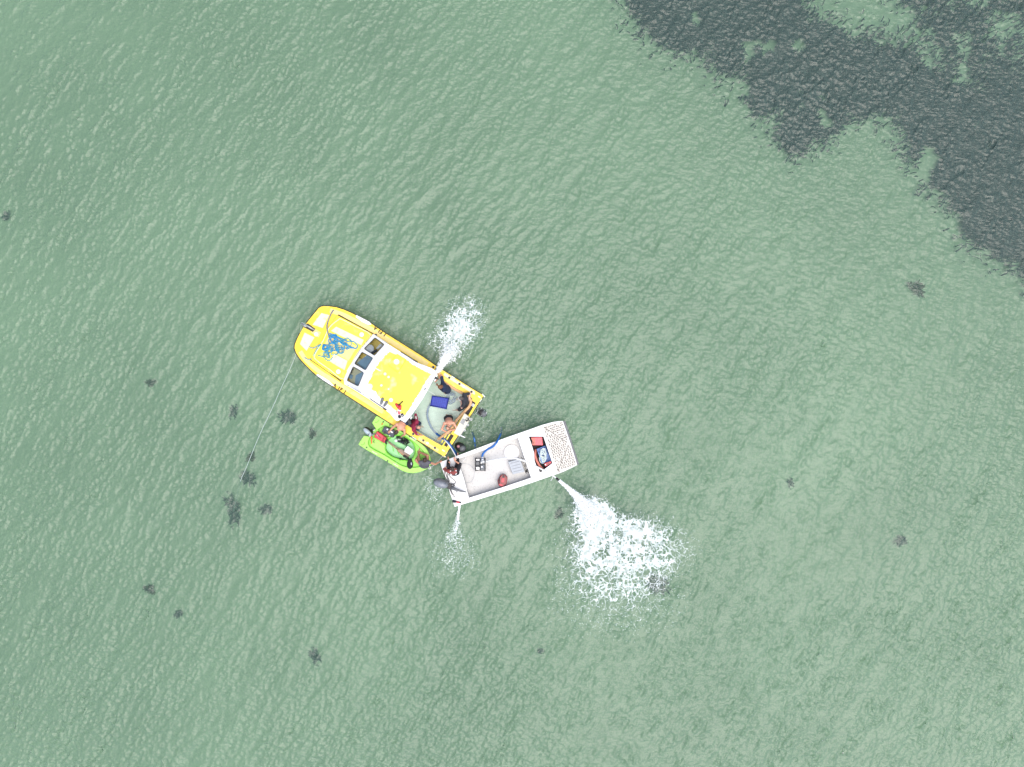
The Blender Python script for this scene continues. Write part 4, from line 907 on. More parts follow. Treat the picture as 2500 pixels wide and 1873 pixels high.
# blue rope heaped on the foredeck
def rope_heap():
    r3 = random.Random(3); zf = lambda p: zg(p[0], p[1]) + 0.165
    t = empty('rope', at(815, 845, 0.9), 'tangled bright blue rope heaped on the yellow foredeck', 'rope')
    def strand(name, pts, r, m, lift=0.0):
        mb = MB(); mb.tube(spline([at(p[0], p[1], zf(p) + (p[2] if len(p) > 2 else 0) + lift) for p in pts], 6), r, 6); return mb.build(name, m, t, True)
    strand('rope_strand', [(801, 815, .02), (805, 820, .03), (815, 826, .05), (833, 836, .03), (852, 846, .03), (862, 849, .02), (868, 852, .02), (873, 846, .02), (870, 840, .01), (862, 834, .01), (847, 833, .0), (832, 826, .02), (815, 818, .03), (804, 814, .02)], .019, M['blue_rope'])
    strand('rope_strand', [(806, 818, .04), (822, 823, .05), (838, 834, .04), (852, 845, .04), (864, 850, .03), (853, 850, .02), (848, 853, .0), (845, 851, .0), (848, 848, .0)], .019, M['blue_rope'])
    strand('rope_strand', [(754, 846, 0), (763, 850, .0), (775, 845, .02), (784, 840, .03)], .017, M['teal_rope'], -.02)
    strand('rope_strand', [(743.5, 872, -.1), (750, 877, -.1), (760, 876, -.08), (768, 862, -.02), (776, 849, .02), (783, 842, .03)], .017, M['teal_rope'])
    strand('rope_strand', [(776, 868, 0), (790, 872, .02), (797, 879, .02), (806, 880, .01), (812, 872, .0)], .016, M['teal_rope'])
    for ctr, rad, mm, cnt in (((793, 848), 8.5, 'blue_rope', 3), ((812, 847), 16, 'teal_rope', 2), ((827, 841), 15, 'blue_rope', 2), ((831, 855), 11, 'teal_rope', 2), ((812, 828), 12, 'blue_rope', 2), ((796, 866), 9, 'teal_rope', 2), ((842, 838), 15, 'teal_rope', 2), ((803, 855), 13, 'blue_rope', 2), ((818, 860), 12, 'teal_rope', 1)):
        for q in range(cnt):
            a0 = r3.random() * 6.28; pts = []; ex = r3.uniform(.5, .95); ro = r3.random() * 3.14
            for k in range(13):
                a = a0 + k * 0.72; rr = rad * r3.uniform(.35, 1.2); u, v = rr * math.cos(a), rr * ex * math.sin(a)
                pts.append((ctr[0] + u * math.cos(ro) - v * math.sin(ro) + q, ctr[1] + u * math.sin(ro) + v * math.cos(ro), r3.uniform(0, .11)))
            strand('rope_strand', pts, r3.uniform(.011, .016), M[mm if r3.random() < .75 else 'teal_rope'])
rope_heap()
hose('mooring_strap', [(815, 757, .87), (812, 760, .89), (806, 771, .87), (800.5, 786, .87), (798.4, 797, .93), (800, 810, .99), (803, 822, 1.0), (808, 834, 1.0)], 0.024, M['grey_rope'], 'grey strap from a bow cleat to the blue rope heap', cat='strap', flat=0.4)
# blue fish crate awash in the cockpit
def crate(name, q, z, h, m, label, grid=True):
    t = empty(name, at(sum(p[0] for p in q) / 4, sum(p[1] for p in q) / 4, z), label, 'crate')
    top = loop(q, z + h); bot = loop(inset(q, 0.9), z); mb = MB(); mb.loft(top, bot); mb.add(bot, [(0, 1, 2, 3)])
    o = mb.build('crate_body', m, t); s = o.modifiers.new('thick', 'SOLIDIFY'); s.thickness = 0.012
    mb = MB(); mb.tube(top, 0.02, 6, closed=True); mb.build('rim', m, t, True)
    if grid:
        mb = MB()
        for i in range(1, 8): mb.tube([bot[0].lerp(bot[1], i / 8) + Vector((0, 0, .012)), bot[3].lerp(bot[2], i / 8) + Vector((0, 0, .012))], .008, 4)
        for i in range(1, 6): mb.tube([bot[0].lerp(bot[3], i / 6) + Vector((0, 0, .012)), bot[1].lerp(bot[2], i / 6) + Vector((0, 0, .012))], .008, 4)
        mb.build('lattice', M['crate_lattice'] if m is M['crate_blue'] else M['crate_blue'], t)
    return t
crate('fish_crate', [(1054.7, 966.5), (1095.7, 973), (1090.3, 998.5), (1050.4, 990.6)], 0.045, 0.07, M['crate_blue'], 'deep blue slatted crate awash in the flooded cockpit')
crate('rope_crate', [(1311, 1096.5), (1331, 1088), (1344, 1125), (1324, 1131)], 0.18, 0.26, M['crate_pale'], 'light blue crate holding a coil of white rope in the white bow locker', False)
mb = MB(); r3 = random.Random(9)
for k in range(14):
    c = (1326 + r3.uniform(-2, 2), 1106 + k * 1.0 + r3.uniform(-3, 3)); pts = [at(c[0] + 9.0 * math.cos(a) * r3.uniform(.7, 1.05) * .9, c[1] + 12 * math.sin(a) * r3.uniform(.8, 1.05), .32 + .008 * k) for a in np.linspace(0, 6.0, 10)]
    mb.tube(spline(pts, 4), .018, 6)
single(mb, 'rope_coil', M['pale_rope'], 'coil of whitish rope lying inside the light blue crate', 'rope', True)
mb = MB(); r3 = random.Random(21)
for k in range(7):
    c = (1102 + r3.uniform(-3, 3), 971 + r3.uniform(-4, 4)); pts = [at(c[0] + 9 * math.cos(a) * r3.uniform(.7, 1.2), c[1] + 11 * math.sin(a) * r3.uniform(.7, 1.2), -.25 - .01 * k) for a in np.linspace(0, 5.6, 9)]
    mb.tube(spline(pts, 4), .024, 6)
single(mb, 'rope_coil', M['blue_hose'], 'dark blue rope loops under the cockpit water beside the blue crate', 'rope', True)

def tank(name, q, z, h, m, label, cat='fuel tank'):
    t = empty(name, at(sum(p[0] for p in q) / len(q), sum(p[1] for p in q) / len(q), z), label, cat)
    mb = MB(); mb.plate(q, z + h, h); o = mb.build('tank_body', m, t, bevel=0.03, seg=3)
    return t
q = [(920.4, 1052.5), (943.3, 1068.5), (937.5, 1082.5), (912, 1067)]
t = tank('fuel_tank', q, 0.33, 0.24, M['red'], 'bright red outboard fuel tank in the stern of the green dinghy')
mb = MB(); mb.plate([lerp(q[0], q[1], .74), lerp(q[0], q[1], .78), lerp(q[3], q[2], .78), lerp(q[3], q[2], .74)], .574, .004); mb.build('groove', M['red_dark'], t)
mb = MB(); mb.plate(line_poly((922, 1062), (931, 1071), 1.8), .582, .02); mb.build('moulded_rib', M['red_dark'], t, bevel=.004)
for p in ((939, 1068.5), (936.6, 1073), (934.6, 1078)):
    mb = MB(); mb.ringtorus(at(*p, .575), .032, .009, 14); mb.build('cap_ring', M['red_dark'], t, True)
mb = MB(); mb.capsule(at(941, 1078.5, .5), at(943, 1083, .45), .05, .035); mb.capsule(at(945, 1072, .52), at(944.5, 1076, .5), .03, .03); mb.build('hose_fitting', M['black'], t, True)
q = [(1223, 1159.5), (1233, 1159), (1239.5, 1167), (1236.5, 1182), (1228, 1189.5), (1217.5, 1186), (1214.5, 1174)]
t = tank('fuel_tank', q, 0.12, 0.26, M['red_dark'], 'dark red fuel tank standing on the speckled floor of the white boat')
mb = MB(); mb.plate([(1225, 1168), (1231.5, 1167.5), (1231, 1178), (1224, 1178)], .395, .02); mb.build('label_panel', M['red'], t, bevel=.006)
mb = MB(); mb.plate([(1217.5, 1182), (1227.5, 1183), (1226, 1187.5), (1219.5, 1185.8)], .392, .015); mb.build('front_panel', M['red'], t, bevel=.005)
mb = MB(); mb.disc(at(1229.5, 1163.4, .385), .045, .03, 16); mb.build('cap', M['black'], t)
mb = MB(); mb.capsule(at(1219.5, 1169, .44), at(1218.8, 1180, .44), .022, .022); mb.build('handle', M['black'], t, True)
q = [(1296, 1067.5), (1323.5, 1067.5), (1326, 1087.5), (1300, 1087.5)]
t = tank('jerry_can', q, 0.14, 0.28, M['red_pale'], 'pale red jerry can at the top of the white bow locker', 'fuel can')
mb = MB(); mb.plate([(1296.5, 1069), (1305.5, 1069), (1307.5, 1086.5), (1299.5, 1086.5)], .432, .02); mb.build('shoulder', M['pipe_pink'], t, bevel=.01)
mb = MB(); mb.disc(at(1301.5, 1082, .432), .032, .03, 14); mb.build('cap', M['red_dark'], t)
mb = MB(); mb.capsule(at(1298, 1074.5, .44), at(1299, 1079, .44), .02, .02); mb.build('handle', M['black'], t, True)
mb = MB()
for i in range(4): mb.plate(line_poly((1309 + i * 3.6, 1069), (1311 + i * 3.6, 1086), .5), .425, .008)
mb.build('ribs', M['red'], t)
q = [(1328, 1132), (1345.8, 1125.4), (1348, 1131), (1331.5, 1140.5)]
t = tank('fuel_can', q, 0.14, 0.24, M['red'], 'small bright red can at the lower end of the white bow locker', 'fuel can')
mb = MB(); mb.plate([(1334, 1132.8), (1341, 1130), (1342, 1132.6), (1335.5, 1135.6)], .388, .012); mb.build('label_panel', M['red_dark'], t, bevel=.004)
mb = MB(); mb.disc(at(1331.5, 1134.5, .38), .03, .03, 12); mb.build('cap', M['white_dull'], t)
hose('flexible_pipe', [(1308, 1098, .30), (1306.5, 1106, .40), (1307.5, 1116, .44), (1312, 1128, .42), (1318, 1138, .38), (1325, 1144.5, .28)], 0.052, M['pipe_pink'], 'terracotta curved pipe lying in the white bow locker beside the blue crate', cat='pipe')

# motor pump in its frame
def pump():
    t = empty('motor_pump', at(1173, 1134, .1), 'black framed motor pump on the floor of the white boat', 'pump')
    z0 = .13; X = lambda a, b, z: at(1161 + a * 23.5, 1119 + b * 30, z)
    mb = MB()
    for zz in (.14, .50): mb.tube([X(0, 0, zz), X(1, 0, zz), X(1, 1, zz), X(0, 1, zz)], .022, 6, closed=True)
    for a, b in ((0, 0), (1, 0), (1, 1), (0, 1)): mb.tube([X(a, b, .12), X(a, b, .5)], .02, 6)
    mb.tube([X(.48, 0, .50), X(.48, 1, .5)], .016, 6); mb.tube([X(0, .62, .5), X(.48, .62, .5)], .014, 6); mb.build('frame', M['black'], t, True)
    mb = MB(); mb.box(X(.72, .72, .28), Vector((.09, 0, 0)), Vector((0, .12, 0)), Vector((0, 0, .13))); mb.build('engine', M['sink_grey'], t, bevel=.03)
    mb = MB(); mb.disc(X(.70, .72, .41), .085, .03, 20, .07); st = mb.build('recoil_cover', M['cowl_grey'], t, True)
    mb = MB(); mb.disc(X(.66, .70, .44), .035, .012, 12); mb.build('hub', M['white'], st)
    mb = MB(); mb.ell(X(.70, .25, .27), Vector((.11, 0, 0)), Vector((0, .10, 0)), Vector((0, 0, .14)), 16, 10); mb.build('pump_housing', M['plastic_grey'], t, True)
    mb = MB(); mb.box(X(.22, .42, .34), Vector((.075, 0, 0)), Vector((0, .075, 0)), Vector((0, 0, .10))); mb.build('air_filter', M['engine_grey'], t, bevel=.015)
    mb = MB(); mb.box(X(.24, .80, .30), Vector((.075, 0, 0)), Vector((0, .06, 0)), Vector((0, 0, .08))); mb.build('silencer', M['alu'], t, bevel=.01)
    mb = MB(); mb.box(X(.24, .12, .40), Vector((.075, 0, 0)), Vector((0, .035, 0)), Vector((0, 0, .04))); mb.build('tank_cap', M['white_dull'], t, bevel=.01)
    mb = MB(); mb.capsule(X(.78, .26, .42), X(1.0, .29, .38), .04, .038); mb.capsule(X(.58, .35, .40), X(.56, .37, .42), .05, .04); mb.build('outlet', M['white'], t, True)
    mb = MB(); mb.capsule(X(.72, -.06, .36), X(.72, .10, .34), .052, .05); mb.build('inlet', M['white_hose'], t, True)
pump()
mb = MB(); mb.disc(at(1249.3, 1104.5, .115), .335, .05, 40, .32); o = single(mb, 'tub_lid', M['white'], 'large round white lid lying on the floor of the white boat', 'lid', False, .012)
mb = MB(); mb.ringtorus(at(1249.3, 1104.5, .165), .29, .008, 36); mb.build('lid_ridge', M['white_dull'], o, True)
mb = MB()
for i in range(5): mb.disc(at(1245 + i * 3.2, 1102 - i * .9, .166), .014, .003, 6)
mb.build('lid_marks', M['plastic_grey'], o)
t = empty('storage_case', at(1261, 1140, .11), 'grey ribbed plastic case beside the round white lid', 'case')
q = [(1240.5, 1128), (1270, 1120.5), (1281, 1152), (1252, 1158.5)]
mb = MB(); mb.plate(q, .36, .24); mb.build('case_body', M['plastic_grey'], t, bevel=.02)
mb = MB()
for f in (.16, .38, .60, .82): mb.plate(line_poly(lerp(lerp(q[0], q[3], f), lerp(q[1], q[2], f), .12), lerp(lerp(q[0], q[3], f), lerp(q[1], q[2], f), .86), 1.1), .372, .014)
mb.build('case_ribs', M['cowl_grey'], t, bevel=.003)
t = empty('hand_torch', at(1115, 1226, .48), 'black and red torch lying on the white stern corner', 'torch')
mb = MB(); mb.tube([at(1104.5, 1223.8, .53), at(1112, 1225, .53), at(1114, 1225.3, .53)], [.055, .05, .036], 12); mb.build('head', M['charcoal_cloth'], t, True)
mb = MB(); mb.tube([at(1113.5, 1225.2, .53), at(1122, 1227, .53)], .036, 12); mb.build('grip', M['red'], t, True)
mb = MB(); mb.capsule(at(1122, 1227, .53), at(1124.5, 1227.4, .53), .036, .03); mb.build('tail_cap', M['black'], t, True)

# gear in the dinghy
def battery_box():
    t = empty('battery_box', at(950, 1055, .32), 'dark blue open equipment box in the green dinghy under the reaching man', 'box')
    q = [(938, 1041), (966.4, 1053.2), (959.5, 1069), (932, 1053.5)]
    mb = MB(); mb.plate(q, .56, .24); mb.build('box_body', M['navy_box'], t, bevel=.02)
    mb = MB(); mb.tube([at(*p, .565) for p in inset(q, .96)], .014, 6, closed=True); mb.build('rim', M['engine_grey'], t, True)
    for a, b, wd in (((944, 1047.5), (947.5, 1049.5), 3.6), ((952, 1052.5), (959, 1056.5), 3.4), ((950, 1063.5), (952.5, 1065), 2.0)):
        mb = MB(); mb.plate(line_poly(a, b, wd), .585, .03); mb.build('white_block', M['white'], t, bevel=.006)
    mb = MB(); mb.disc(at(939.5, 1056.5, .56), .06, .02, 18); mb.disc(at(939.5, 1056.5, .58), .03, .02, 14); mb.build('round_port', M['black'], t)
battery_box()
for a, b, mm, lab in (((946, 1076), (999, 1113.5), 'wood_grey', 'grey brown wooden oar in the green dinghy, upper of the pair'), ((948, 1080.5), (990, 1112.5), 'wood', 'light wooden oar in the green dinghy, lower of the pair')):
    t = empty('oar', at(*a, .2), lab, 'oar', 'wooden oars in the dinghy')
    mb = MB(); mb.tube([at(*a, .42), at(*lerp(a, b, .55), .27)], .022, 8); mb.build('shaft', M[mm], t, True)
    mb = MB(); P = [at(*lerp(a, b, f), .27 - .12 * (f - .55)) for f in (.5, .62, .85, 1.0)]; mb.tube(P, [.02, .06, .075, .06], 10, flat=.28); mb.build('oar_blade', M[mm], t, True)
def boot(a, b, z, lab, m='black', r=.055):
    t = empty('boot', at(*a, z), lab, 'boot', 'dark boots in the dinghy'); A = at(*a, z + .05); B = at(*b, z + .04); d = (B - A).normalized()
    mb = MB(); mb.capsule(A, B, r * .95, r * .8, 12); mb.capsule(A, A + Vector((0, 0, .09)), r * .9, r, 12); mb.build('boot_upper', M[m], t, True)
    mb = MB(); mb.tube([A - d * r - Vector((0, 0, .045)), A.lerp(B, .5) - Vector((0, 0, .045)), B + d * r - Vector((0, 0, .04))], [r * .8, r * .85, r * .6], 10, flat=.3); mb.build('boot_sole', M['rubber'], t, True)
    return t
boot((971, 1067.5), (979, 1069.5), .14, 'black boot beside the white jar, nearest the dark net')
boot((983.5, 1080), (972, 1077.5), .14, 'black boot lying under the white jar by the oars', 'charcoal_cloth')
boot((988, 1113.5), (995, 1118.5), .14, 'black boot nearest the white box, upper of the crossed pair')
boot((978, 1121.5), (992, 1126.5), .14, 'black boot with red trim, lower of the crossed pair')
mb = MB(); mb.tube([at(984.5, 1126, .25), at(991, 1128, .25)], .012, 6)
o = [x for x in bpy.data.objects if x.get('label', '').startswith('black boot with red')][0]; mb.build('red_trim', M['red_dark'], o, True)
mb = MB(); A = at(1001, 1134, .36); mb.ell(A, Vector((.13, 0, 0)), Vector((0, .20, 0)), Vector((0, 0, .13)), 18, 10); mb.ell(A + Vector((.01, .15, .03)), Vector((.09, 0, 0)), Vector((0, .10, 0)), Vector((0, 0, .09)), 14, 8)
o = single(mb, 'dry_bag', M['black_cloth'], 'round black bag on the bow side of the dinghy well', 'bag', True)
mb = MB(); mb.ell(A + Vector((.07, .04, .10)), Vector((.035, 0, 0)), Vector((0, .07, 0)), Vector((0, 0, .03)), 10, 6); mb.build('painted_sheen', M['plastic_grey'], o, True)  # grey lump stands in for a highlight on the black bag
t = empty('white_box', at(998, 1100, .12), 'bright white six sided box lid on the end of the oars', 'box')
mb = MB(); mb.plate([(995, 1088.5), (1008.5, 1099), (1008, 1104), (1000.6, 1110.8), (987, 1103.2), (988, 1097)], .40, .14); mb.build('box_body', M['white'], t, bevel=.02)
t = empty('bait_jar', at(968, 1075, .12), 'small white jar beside the black boots in the dinghy', 'jar')
mb = MB(); mb.disc(at(968, 1075.5, .13), .065, .15, 18, .06); mb.build('jar_body', M['white'], t, bevel=.015)
mb = MB(); mb.tube([at(971, 1074, .26), at(979, 1073.5, .22)], .012, 6); mb.build('jar_handle', M['white_hose'], t, True)
mb = MB(); r3 = random.Random(4)
for k in range(46):
    c = (987 + r3.gauss(0, 4.5), 1077 + r3.gauss(0, 4)); pts = [at(c[0] + r3.uniform(-6, 6), c[1] + r3.uniform(-6, 6), .12 + r3.uniform(0, .12)) for _ in range(5)]
    mb.tube(spline(pts, 4), .006, 4)
single(mb, 'hand_net', M['mesh_net'], 'dark tangled fishing net heaped in the dinghy behind the boots', 'net', True)
mb = MB(); mb.tube(path([(965, 1135.5, .40), (968, 1129, .36), (972, 1122, .2), (974, 1116, .12)], 5), .007, 5)
single(mb, 'lanyard', M['white_hose'], 'thin pale cord hanging from the lower side into the dinghy well', 'cord', True)
mb = MB(); mb.capsule(at(932.3, 1037, .42), at(933.5, 1033, .42), .025, .02); single(mb, 'hand_grip', M['orange'], 'small rust red grip on the upper stern corner of the dinghy', 'grip', True)

# things left on the cabin roof
def shoe(a, b, lab):
    t = empty('shoe', at(*a, 1.5), lab, 'shoe', 'grey shoes on the cabin roof'); A = at(*a, 1.56); B = at(*b, 1.55)
    mb = MB(); mb.capsule(A, A.lerp(B, .45), .055, .05); mb.capsule(A.lerp(B, .45), B, .05, .038); mb.build('shoe_upper', M['engine_grey'], t, True)
    mb = MB(); mb.tube([A + (A - B) * .2 - Vector((0, 0, .045)), A.lerp(B, .5) - Vector((0, 0, .045)), B + (B - A) * .15 - Vector((0, 0, .04))], [.045, .05, .035], 10, flat=.3); mb.build('shoe_sole', M['black'], t, True)
shoe((934, 974), (930, 986), 'grey shoe tucked under the roof rail, the one nearer the bow'); shoe((944.5, 982), (938, 991), 'grey shoe tucked under the roof rail, the one nearer the stern')
t = empty('hand_pump', at(975, 996, 1.48), 'red and white hand tool with a thin black handle on the cabin roof', 'tool')
mb = MB(); mb.capsule(at(967.5, 987.5, 1.56), at(971.5, 993.5, 1.56), .048, .055); mb.capsule(at(977, 992, 1.56), at(976, 999, 1.56), .055, .058); mb.build('red_body', M['red'], t, True)
mb = MB(); mb.tube([at(983.5, 980, 1.60), at(975, 988, 1.58), at(972, 988.5, 1.57)], .022, 8); mb.build('handle', M['black'], t, True)
mb = MB(); mb.capsule(at(973, 1001.5, 1.55), at(977, 1002, 1.55), .05, .045); mb.build('white_collar', M['white'], t, True)
mb = MB(); mb.capsule(at(973.5, 1005.5, 1.55), at(974.5, 1009, 1.54), .045, .05); mb.build('pink_end', M['red_pale'], t, True)
for c_ in (((973.5, 1014), (977, 1021)), ((981, 1010), (984, 1017))):
    t = empty('sandal', at(*c_[0], 1.46), 'black sandal on the roof corner above the leaning man, ' + ('outer of the pair' if c_[0][0] < 980 else 'inner of the pair'), 'sandal', 'black sandals on the cabin roof')
    A, B = at(*c_[0], 1.51), at(*c_[1], 1.50); mb = MB(); mb.tube([A, A.lerp(B, .5), B], [.05, .06, .05], 10, flat=.4); mb.build('sandal_sole', M['charcoal_cloth'], t, True)
    mb = MB(); d = (B - A).normalized(); s_ = Vector((-d.y, d.x, 0)); C = A.lerp(B, .6); mb.tube([C + s_ * .055, C + Vector((0, 0, .045)), C - s_ * .055], .012, 6); mb.build('sandal_strap', M['white_strap'] if c_[0][0] > 980 else M['black'], t, True)
hose('roof_cord', [(961, 1001, 1.47), (959.5, 1006, 1.47), (962, 1010, 1.47), (967, 1008, 1.48), (969, 1003, 1.50)], .010, M['black'], 'short black cord curled on the white roof edge beside the red tool', cat='cord')

# ------------------------------------------------------------------ people
def ik(a, b, l1, l2, pole):
    a = Vector(a); b = Vector(b); d = b - a; L_ = d.length
    if L_ > (l1 + l2) * 0.995: b = a + d.normalized() * (l1 + l2) * 0.995; d = b - a; L_ = d.length
    if L_ < 0.12: d = d.normalized() * 0.12 if L_ > 1e-6 else Vector((0, 0, -.12)); b = a + d; L_ = .12
    x = (l1 * l1 - l2 * l2 + L_ * L_) / (2 * L_); h = math.sqrt(max(0, l1 * l1 - x * x)); n = d / L_
    p = Vector(pole); p = p - n * p.dot(n)
    if p.length < 1e-4: p = n.orthogonal()
    return a + n * x + p.normalized() * h, b
def hand_geo(mb, wr, fdir, pn, side, curl=0.5):
    """palm, four unequal fingers and a thumb leaving the side of the palm"""
    f = fdir.normalized(); n = (pn - f * pn.dot(f)).normalized(); s = f.cross(n).normalized() * side
    pc = wr + f * .045
    mb.ell(pc, s * .042, f * .052, n * .019, 10, 6)
    for i, (o, L_, r) in enumerate(((-.031, .070, .0095), (-.011, .078, .0098), (.010, .074, .0095), (.030, .058, .0085))):
        b = wr + f * .083 + s * o; sp_ = f + s * o * 3.5
        c1 = b + (sp_ * (1 - .25 * curl) + n * .45 * curl).normalized() * L_ * .5; c2 = c1 + (sp_ * (1 - .8 * curl) + n * 1.1 * curl).normalized() * L_ * .5
        mb.capsule(b, c1, r, r * .95, 8); mb.capsule(c1, c2, r * .95, r * .8, 8)
    b = wr + f * .025 - s * .036; c1 = b + (f * .6 - s * .8 + n * .3).normalized() * .04; c2 = c1 + (f * .9 - s * .15 + n * .5).normalized() * .03
    mb.capsule(b, c1, .012, .0105, 8); mb.capsule(c1, c2, .0105, .009, 8)
def fuse(o, vox, it=3):
    r = o.modifiers.new('fuse', 'REMESH'); r.mode = 'VOXEL'; r.voxel_size = vox; r.use_smooth_shade = True
    s = o.modifiers.new('smooth', 'SMOOTH'); s.factor = .5; s.iterations = it
def person(label, hip, neck, head, face, hands, feet, elbow, knee, skin='skin', hair='hair_brown', bald=False, tops=None, legs=None, sleeve=.55, leglen=.5, extra=None, curl=(.5, .5), hdir=(None, None)):
    hip, neck, head = Vector(hip), Vector(neck), Vector(head); u = (neck - hip).normalized(); f = Vector(face).normalized()
    ff = (f - u * f.dot(u)); ff = ff.normalized() if ff.length > .05 else u.orthogonal().normalized()
    s = ff.cross(u).normalized()                                 # the person's right
    T = (neck - hip).length; t = empty('person', (hip.x, hip.y, min(feet[0][2], feet[1][2])), label, 'person')
    J = {}
    for k, sg_ in ((0, -1), (1, 1)):
        sh = neck - u * .06 + s * sg_ * .185; hp = hip + s * sg_ * .095
        el, ha = ik(sh, hands[k], .295, .265, elbow[k]); kn, an = ik(hp, feet[k], .44, .43, knee[k])
        J[k] = (sh, el, ha, hp, kn, an)
    def torso(mb, g=0.0, lo=0.0, hi=1.0):
        if lo < .3: mb.ell(hip, s * (.165 + g), ff * (.115 + g), u * (.15 + g), 16, 10)
        if hi > .4:
            mb.ell(hip + u * T * .38, s * (.15 + g), ff * (.108 + g), u * (.20 + g), 16, 10); mb.ell(hip + u * T * .70, s * (.178 + g), ff * (.125 + g), u * (.20 + g), 16, 10)
            mb.capsule(J[0][0], J[1][0], .066 + g, .066 + g, 12)
            mb.capsule(neck - u * .08, neck + u * .01, .085 + g, .062 + g, 12)
    b = MB(); torso(b)
    hu = (head - neck); hu = hu.normalized(); hf = (f - hu * f.dot(hu)); hf = hf.normalized() if hf.length > .05 else ff; hs = hf.cross(hu).normalized()
    b.capsule(neck - u * .03, head - hu * .05, .058, .052, 12)
    b.ell(head, hs * .076, hf * .095, hu * .115, 16, 12); b.ell(head + hf * .045 - hu * .06, hs * .05, hf * .05, hu * .055, 12, 8)
    b.capsule(head + hf * .092 + hu * .015, head + hf * .108 - hu * .018, .012, .017, 8)
    for sg_ in (-1, 1): b.ell(head + hs * sg_ * .078, hs * .012, hf * .022, hu * .033, 8, 6)
    for k, sg_ in ((0, -1), (1, 1)):
        sh, el, ha, hp, kn, an = J[k]
        b.capsule(sh, el, .054, .043, 12); b.capsule(el, ha, .043, .029, 12); b.capsule(el.lerp(ha, .1), el.lerp(ha, .4), .043, .042, 12)
        fd = Vector(hdir[k]) if hdir[k] is not None else (ha - el)
        pn = Vector((0, 0, -1)) if abs(fd.normalized().z) < .8 else ff
        hand_geo(b, ha, fd, pn, sg_, curl[k])
        b.capsule(hp, kn, .088, .060, 12); b.capsule(kn, an, .058, .038, 12); b.capsule(kn.lerp(an, .12), kn.lerp(an, .4), .056, .054, 12)
        td = Vector((ff.x, ff.y, 0)); td = td.normalized() if td.length > .2 else Vector((f.x, f.y, 0)).normalized()
        b.capsule(an - Vector((0, 0, .02)) - td * .04, an - Vector((0, 0, .045)) + td * .13, .038, .028, 10)
    o = b.build('body', M[skin], t, True); fuse(o, .0065, 2)
    if hair and not bald:
        h = MB(); h.ell(head + hu * .022 - hf * .018, hs * .083, hf * .096, hu * .108, 16, 12); h.ell(head - hf * .055 - hu * .02, hs * .07, hf * .05, hu * .08, 12, 8)
        o = h.build('hair', M[hair], t, True)
        d = o.modifiers.new('tuft', 'DISPLACE'); tx = bpy.data.textures.new('tuft', 'CLOUDS'); tx.noise_scale = .03; d.texture = tx; d.strength = .012
    elif hair:
        h = MB(); h.tube([head + hu * .02 + (hs * math.cos(a) * .078 - hf * math.sin(a) * .092) for a in np.linspace(-.2, math.pi + .2, 12)], .018, 8); o = h.build('hair', M[hair], t, True)
    for sg_ in (-1, 1):
        e = MB(); e.ell(head + hs * sg_ * .032 + hf * .083 + hu * .012, hs * .013, hf * .010, hu * .009, 8, 6); e.build('eye', M['eye_dark'], t, True)
    e = MB(); e.capsule(head + hf * .088 - hu * .055 - hs * .02, head + hf * .088 - hu * .055 + hs * .02, .006, .006, 6); e.build('mouth', M['pipe_pink'], t, True)
    if tops:
        c = MB(); torso(c, .016, .35, 1.0)
        c.ell(hip + u * .06, s * .172, ff * .125, u * .12, 16, 8)
        for k in (0, 1):
            sh, el, ha = J[k][:3]
            if sleeve > 1: c.capsule(sh, el, .068, .058, 12); c.capsule(el, el.lerp(ha, sleeve - 1), .058, .046, 12)
            elif sleeve > 0: c.capsule(sh, sh.lerp(el, sleeve), .070, .064, 12)
        o = c.build('shirt', M[tops], t, True); fuse(o, .011, 2)
        d = o.modifiers.new('folds', 'DISPLACE'); tx = bpy.data.textures.new('folds', 'CLOUDS'); tx.noise_scale = .10; d.texture = tx; d.strength = .03; d.mid_level = .45
    if legs:
        c = MB(); torso(c, .018, 0, .3)
        for k in (0, 1):
            hp, kn, an = J[k][3:]
            ll = leglen if not isinstance(leglen, tuple) else leglen[k]
            if ll > 1: c.capsule(hp, kn, .105, .080, 12); c.capsule(kn, kn.lerp(an, ll - 1), .078, .06, 12)
            else: c.capsule(hp, hp.lerp(kn, ll), .108, .088, 12)
        o = c.build('trousers' if (ll > 1) else 'shorts', M[legs], t, True); fuse(o, .011, 2)
    J['u'], J['s'], J['f'], J['t'], J['neck'], J['head'], J['hip'] = u, s, ff, t, neck, head, hip
    J['hf'], J['hu'] = hf, hu
    return J
V3 = Vector
# man in navy, doubled over beside the cabin
person('man in navy shirt bending over in the flooded cockpit beside the cabin', at(1093, 950.5, .42), at(1080, 943, .80), at(1075, 944.8, .90), V3((-.75, -.35, -.55)),
       [at(1066, 938, .35), at(1067, 927.5, .62)], [at(1092, 957, -.38), at(1097, 948, -.38)], [V3((-.2, -1, .2)), V3((.1, 1, .1))], [V3((-.6, -.3, 0)), V3((-.6, -.3, 0))],
       hair='hair_ginger', tops='navy_cloth', legs='navy_cloth', sleeve=.75, leglen=.55, skin='skin_tan')
